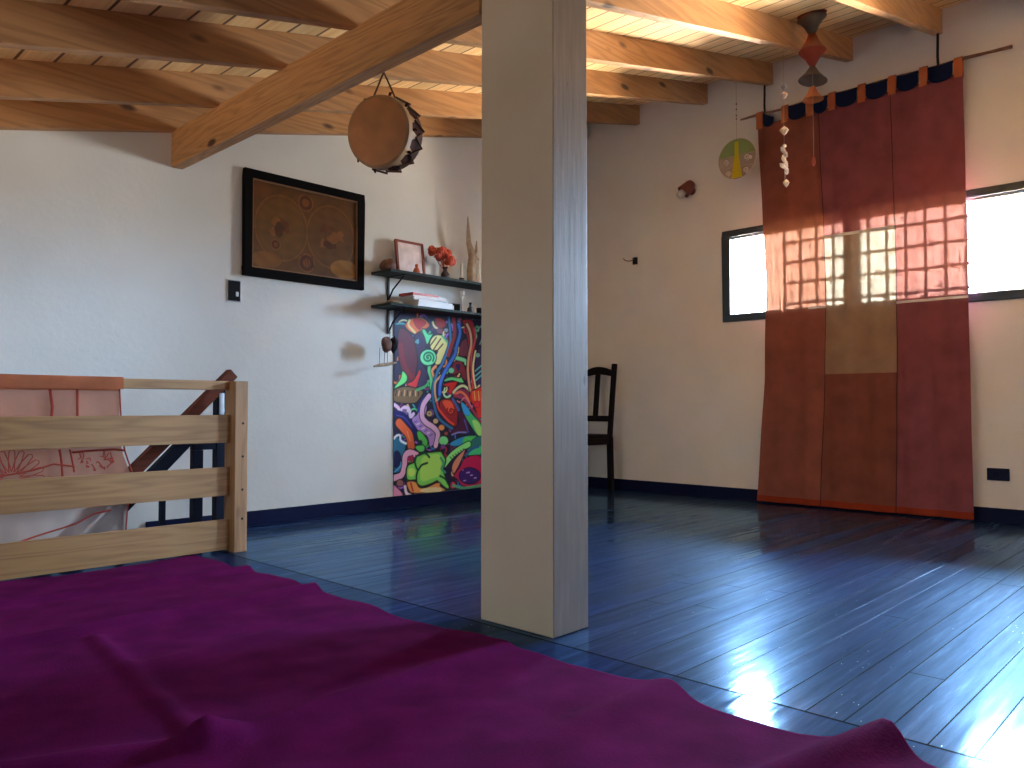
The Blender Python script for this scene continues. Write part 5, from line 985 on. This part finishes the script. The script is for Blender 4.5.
# ---- gauze cone mobile
mx_, my_ = 4.535, 1.88
r = root('gauze_mobile', 'hanging mobile of grey and orange gauze cones under the roof boards', 'mobile', (mx_, my_, 2.7))
b = MB(); b.tube([(mx_, my_, 2.15), (mx_, my_, 2.6), (mx_, my_, cz(mx_) - .001)], .0009, 4); b.build('thread', 'steel', r)
def cone(z0, r0, z1, r1, mat, nm='cone', tilt=0):
    b = MB(); seg = 28; vs = []
    for (z, q) in ((z0, r0), ((z0 + z1) / 2, (r0 + r1) / 2 * .86), (z1, r1)):
        for k in range(seg):
            a = 2 * PI * k / seg; vs.append((mx_ + q * math.cos(a), my_ + q * math.sin(a), z + tilt * q * math.cos(a + .6)))
    b.add(vs, [(i * seg + k, i * seg + (k + 1) % seg, (i + 1) * seg + (k + 1) % seg, (i + 1) * seg + k) for i in range(2) for k in range(seg)])
    return b.build(nm, mat, r, smooth=True, solid=.001)
cone(3.0, .082, 2.905, .02, 'organza_grey', 'upper_cone', .12); cone(3.022, .083, 2.995, .082, 'organza_red', 'rim', .12)
cone(2.905, .02, 2.80, .078, 'organza_orange', 'middle_cone'); cone(2.80, .078, 2.71, .014, 'organza_pink', 'funnel')
cone(2.71, .014, 2.625, .082, 'organza_grey', 'lower_cone', -.15)
cone(2.59, .012, 2.51, .06, 'organza_orange', 'small_cone')
b = MB(); b.lathe([(0, .03), (.008, .01), (.012, -.01), (.006, -.03), (0, -.034)], (mx_, my_, 2.15), 10); b.build('drop', 'organza_pink', r, smooth=True)

# ================================================================== CHAIR
r = root('wooden_chair', 'near-black wooden chair with an arched back standing half behind the column', 'chair', (5.2, 4.137, 0))
ys = (3.97, 4.305)
def stile(y):
    b = MB(); b.bar((5.355, y, .0), (5.34, y, .45), .048, .036, (1, 0, 0)); b.bar((5.34, y, .448), (5.41, y, 1.065), .040, .032, (1, 0, 0)); return b
for y in ys: stile(y).build('rear_leg', 'darkwood', r, bevel=.004)
for y in ys:
    b = MB(); yy = y + (.015 if y < 4 else -.015); b.bar((4.98, yy, 0), (4.98, yy, .44), .038, .038, (1, 0, 0)); b.build('front_leg', 'darkwood', r, bevel=.004)
b = MB()
n = 14; vs = []
for i in range(n + 1):
    u = i / n; y = ys[0] + (ys[1] - ys[0]) * u; a = .045 * math.sin(PI * u); 
    for (dx_, z) in ((0, .955), (.02, .955), (.026, 1.0 + a), (.006, 1.0 + a)): vs.append((5.393 - .005 + dx_, y, z + (a * .5 if z < .97 else 0)))
b.add(vs, [(i * 4 + k, i * 4 + (k + 1) % 4, (i + 1) * 4 + (k + 1) % 4, (i + 1) * 4 + k) for i in range(n) for k in range(4)] + [(0, 3, 2, 1), (n * 4, n * 4 + 1, n * 4 + 2, n * 4 + 3)])
b.build('crest_rail', 'darkwood', r)
b = MB(); b.bar((5.358, ys[0], .60), (5.358, ys[1], .60), .02, .05); b.build('lower_back_rail', 'darkwood', r, bevel=.003)
for y in (4.1375,):
    b = MB(); b.bar((5.36, y, .61), (5.40, y, .985), .05, .014, (1, 0, 0)); b.build('back_slat', 'darkwood', r, bevel=.002)
b = MB(); b.prism([(4.95, 3.955), (5.36, 3.965), (5.36, 4.31), (4.95, 4.315)], 'z', .435, .47); b.build('seat', 'darkwood', r, bevel=.01)
b = MB()
for a, c in (((4.98, ys[0] + .015, .41), (5.345, ys[0], .41)), ((4.98, ys[1] - .015, .41), (5.345, ys[1], .41)), ((4.98, ys[0], .41), (4.98, ys[1], .41))): b.bar(a, c, .02, .05)
b.build('apron', 'darkwood', r)

# ================================================================== LIGHT
w = bpy.data.worlds.new('daylight'); SC.world = w; w.use_nodes = True
nt = w.node_tree; nt.nodes.clear()
out = nt.nodes.new('ShaderNodeOutputWorld'); bg = nt.nodes.new('ShaderNodeBackground')
tc = nt.nodes.new('ShaderNodeTexCoord'); sp = nt.nodes.new('ShaderNodeSeparateXYZ'); nt.links.new(tc.outputs['Generated'], sp.inputs[0])
SKY, GND, HZN, WS = (.55, .80, 1.12), (1.5, 1.28, 1.0), (.40, .42, .42), 66.0
mr = nt.nodes.new('ShaderNodeMapRange'); mr.inputs['From Min'].default_value = -1; mr.inputs['From Max'].default_value = 1
nt.links.new(sp.outputs[2], mr.inputs[0])
# sunlit ground below, a horizon belt dimmed to keep level light off the rafters, bright sky above
zz = lambda v: (v + 1) / 2
hz = HZN
cr2 = ramp(nt, mr.outputs[0], [(zz(-1), GND), (zz(-.38), GND), (zz(-.22), hz), (zz(.02), hz), (zz(.07), SKY), (zz(1), SKY)])
# brighter on the window side (east) than behind the house
mr2 = nt.nodes.new('ShaderNodeMapRange'); mr2.inputs['From Min'].default_value = -.5; mr2.inputs['From Max'].default_value = .5
mr2.inputs['To Min'].default_value = .11; mr2.inputs['To Max'].default_value = 1.
nt.links.new(sp.outputs[0], mr2.inputs[0])
mr3 = nt.nodes.new('ShaderNodeMapRange'); mr3.inputs['From Min'].default_value = -.3; mr3.inputs['From Max'].default_value = .0
mr3.inputs['To Min'].default_value = .11 * .7; mr3.inputs['To Max'].default_value = .11 * .55
nt.links.new(sp.outputs[2], mr3.inputs[0]); nt.links.new(mr3.outputs[0], mr2.inputs['To Min'])
ms = nt.nodes.new('ShaderNodeMath'); ms.operation = 'MULTIPLY'; ms.inputs[1].default_value = WS; nt.links.new(mr2.outputs[0], ms.inputs[0])
tn = ramp(nt, mr2.outputs[0], [(0, (1, .80, .60)), (1, (1, 1, 1))])
mc_ = nt.nodes.new('ShaderNodeMix'); mc_.data_type = 'RGBA'; mc_.blend_type = 'MULTIPLY'; mc_.inputs[0].default_value = 1
nt.links.new(cr2, mc_.inputs[6]); nt.links.new(tn, mc_.inputs[7]); nt.links.new(mc_.outputs[2], bg.inputs[0]); nt.links.new(ms.outputs[0], bg.inputs[1]); nt.links.new(bg.outputs[0], out.inputs[0])
def portal(name, loc, rot, sx, sy):
    l = bpy.data.lights.new(name, 'AREA'); l.shape = 'RECTANGLE'; l.size = sx; l.size_y = sy; l.cycles.is_portal = True
    o = bpy.data.objects.new(name, l); COL.objects.link(o); o.location = loc; o.rotation_euler = rot
portal('window_daylight', (XR + .12, (W0 + W1) / 2, (WZ0 + WZ1) / 2), (0, PI / 2, 0), WZ1 - WZ0, W1 - W0)
portal('added_back_window_portal', ((BW0 + BW1) / 2, YB - .12, (BZ0 + BZ1) / 2), (PI / 2, 0, 0), BW1 - BW0, BZ1 - BZ0)  # sampling portal in the added back window

portal('added_end_window_portal', (XL - .12, (EW0 + EW1) / 2, (EZ0 + EZ1) / 2), (0, -PI / 2, 0), EZ1 - EZ0, EW1 - EW0)  # sampling portal in the added end-wall window

# ================================================================== CAMERA
cam = bpy.data.cameras.new('camera'); co = bpy.data.objects.new('camera', cam); COL.objects.link(co)
cam.sensor_width = 36; cam.lens = 784.16 / 1024 * 36; cam.clip_start = .02
yaw, pitch = math.radians(43.724), math.radians(1.669)
f = Vector((math.cos(yaw) * math.cos(pitch), math.sin(yaw) * math.cos(pitch), math.sin(pitch)))
rr = Vector((math.sin(yaw), -math.cos(yaw), 0)); uu = rr.cross(f)
Mx = Matrix((rr, uu, -f)).transposed().to_4x4(); Mx.translation = (0, 0, .70)
co.matrix_world = Mx
SC.camera = co
for o in SC.objects:
    if '_o' in o: del o['_o']
vs_ = SC.view_settings
vs_.view_transform = 'Standard'; vs_.look = 'None'; vs_.exposure = 1.75; vs_.gamma = 1; vs_.use_curve_mapping = False
SC.cycles.use_denoising = True
SC.cycles.max_bounces = 10; SC.cycles.diffuse_bounces = 6; SC.cycles.transparent_max_bounces = 16
SC.cycles.caustics_reflective = True; SC.cycles.blur_glossy = .5
SC.cycles.sample_clamp_indirect = 20
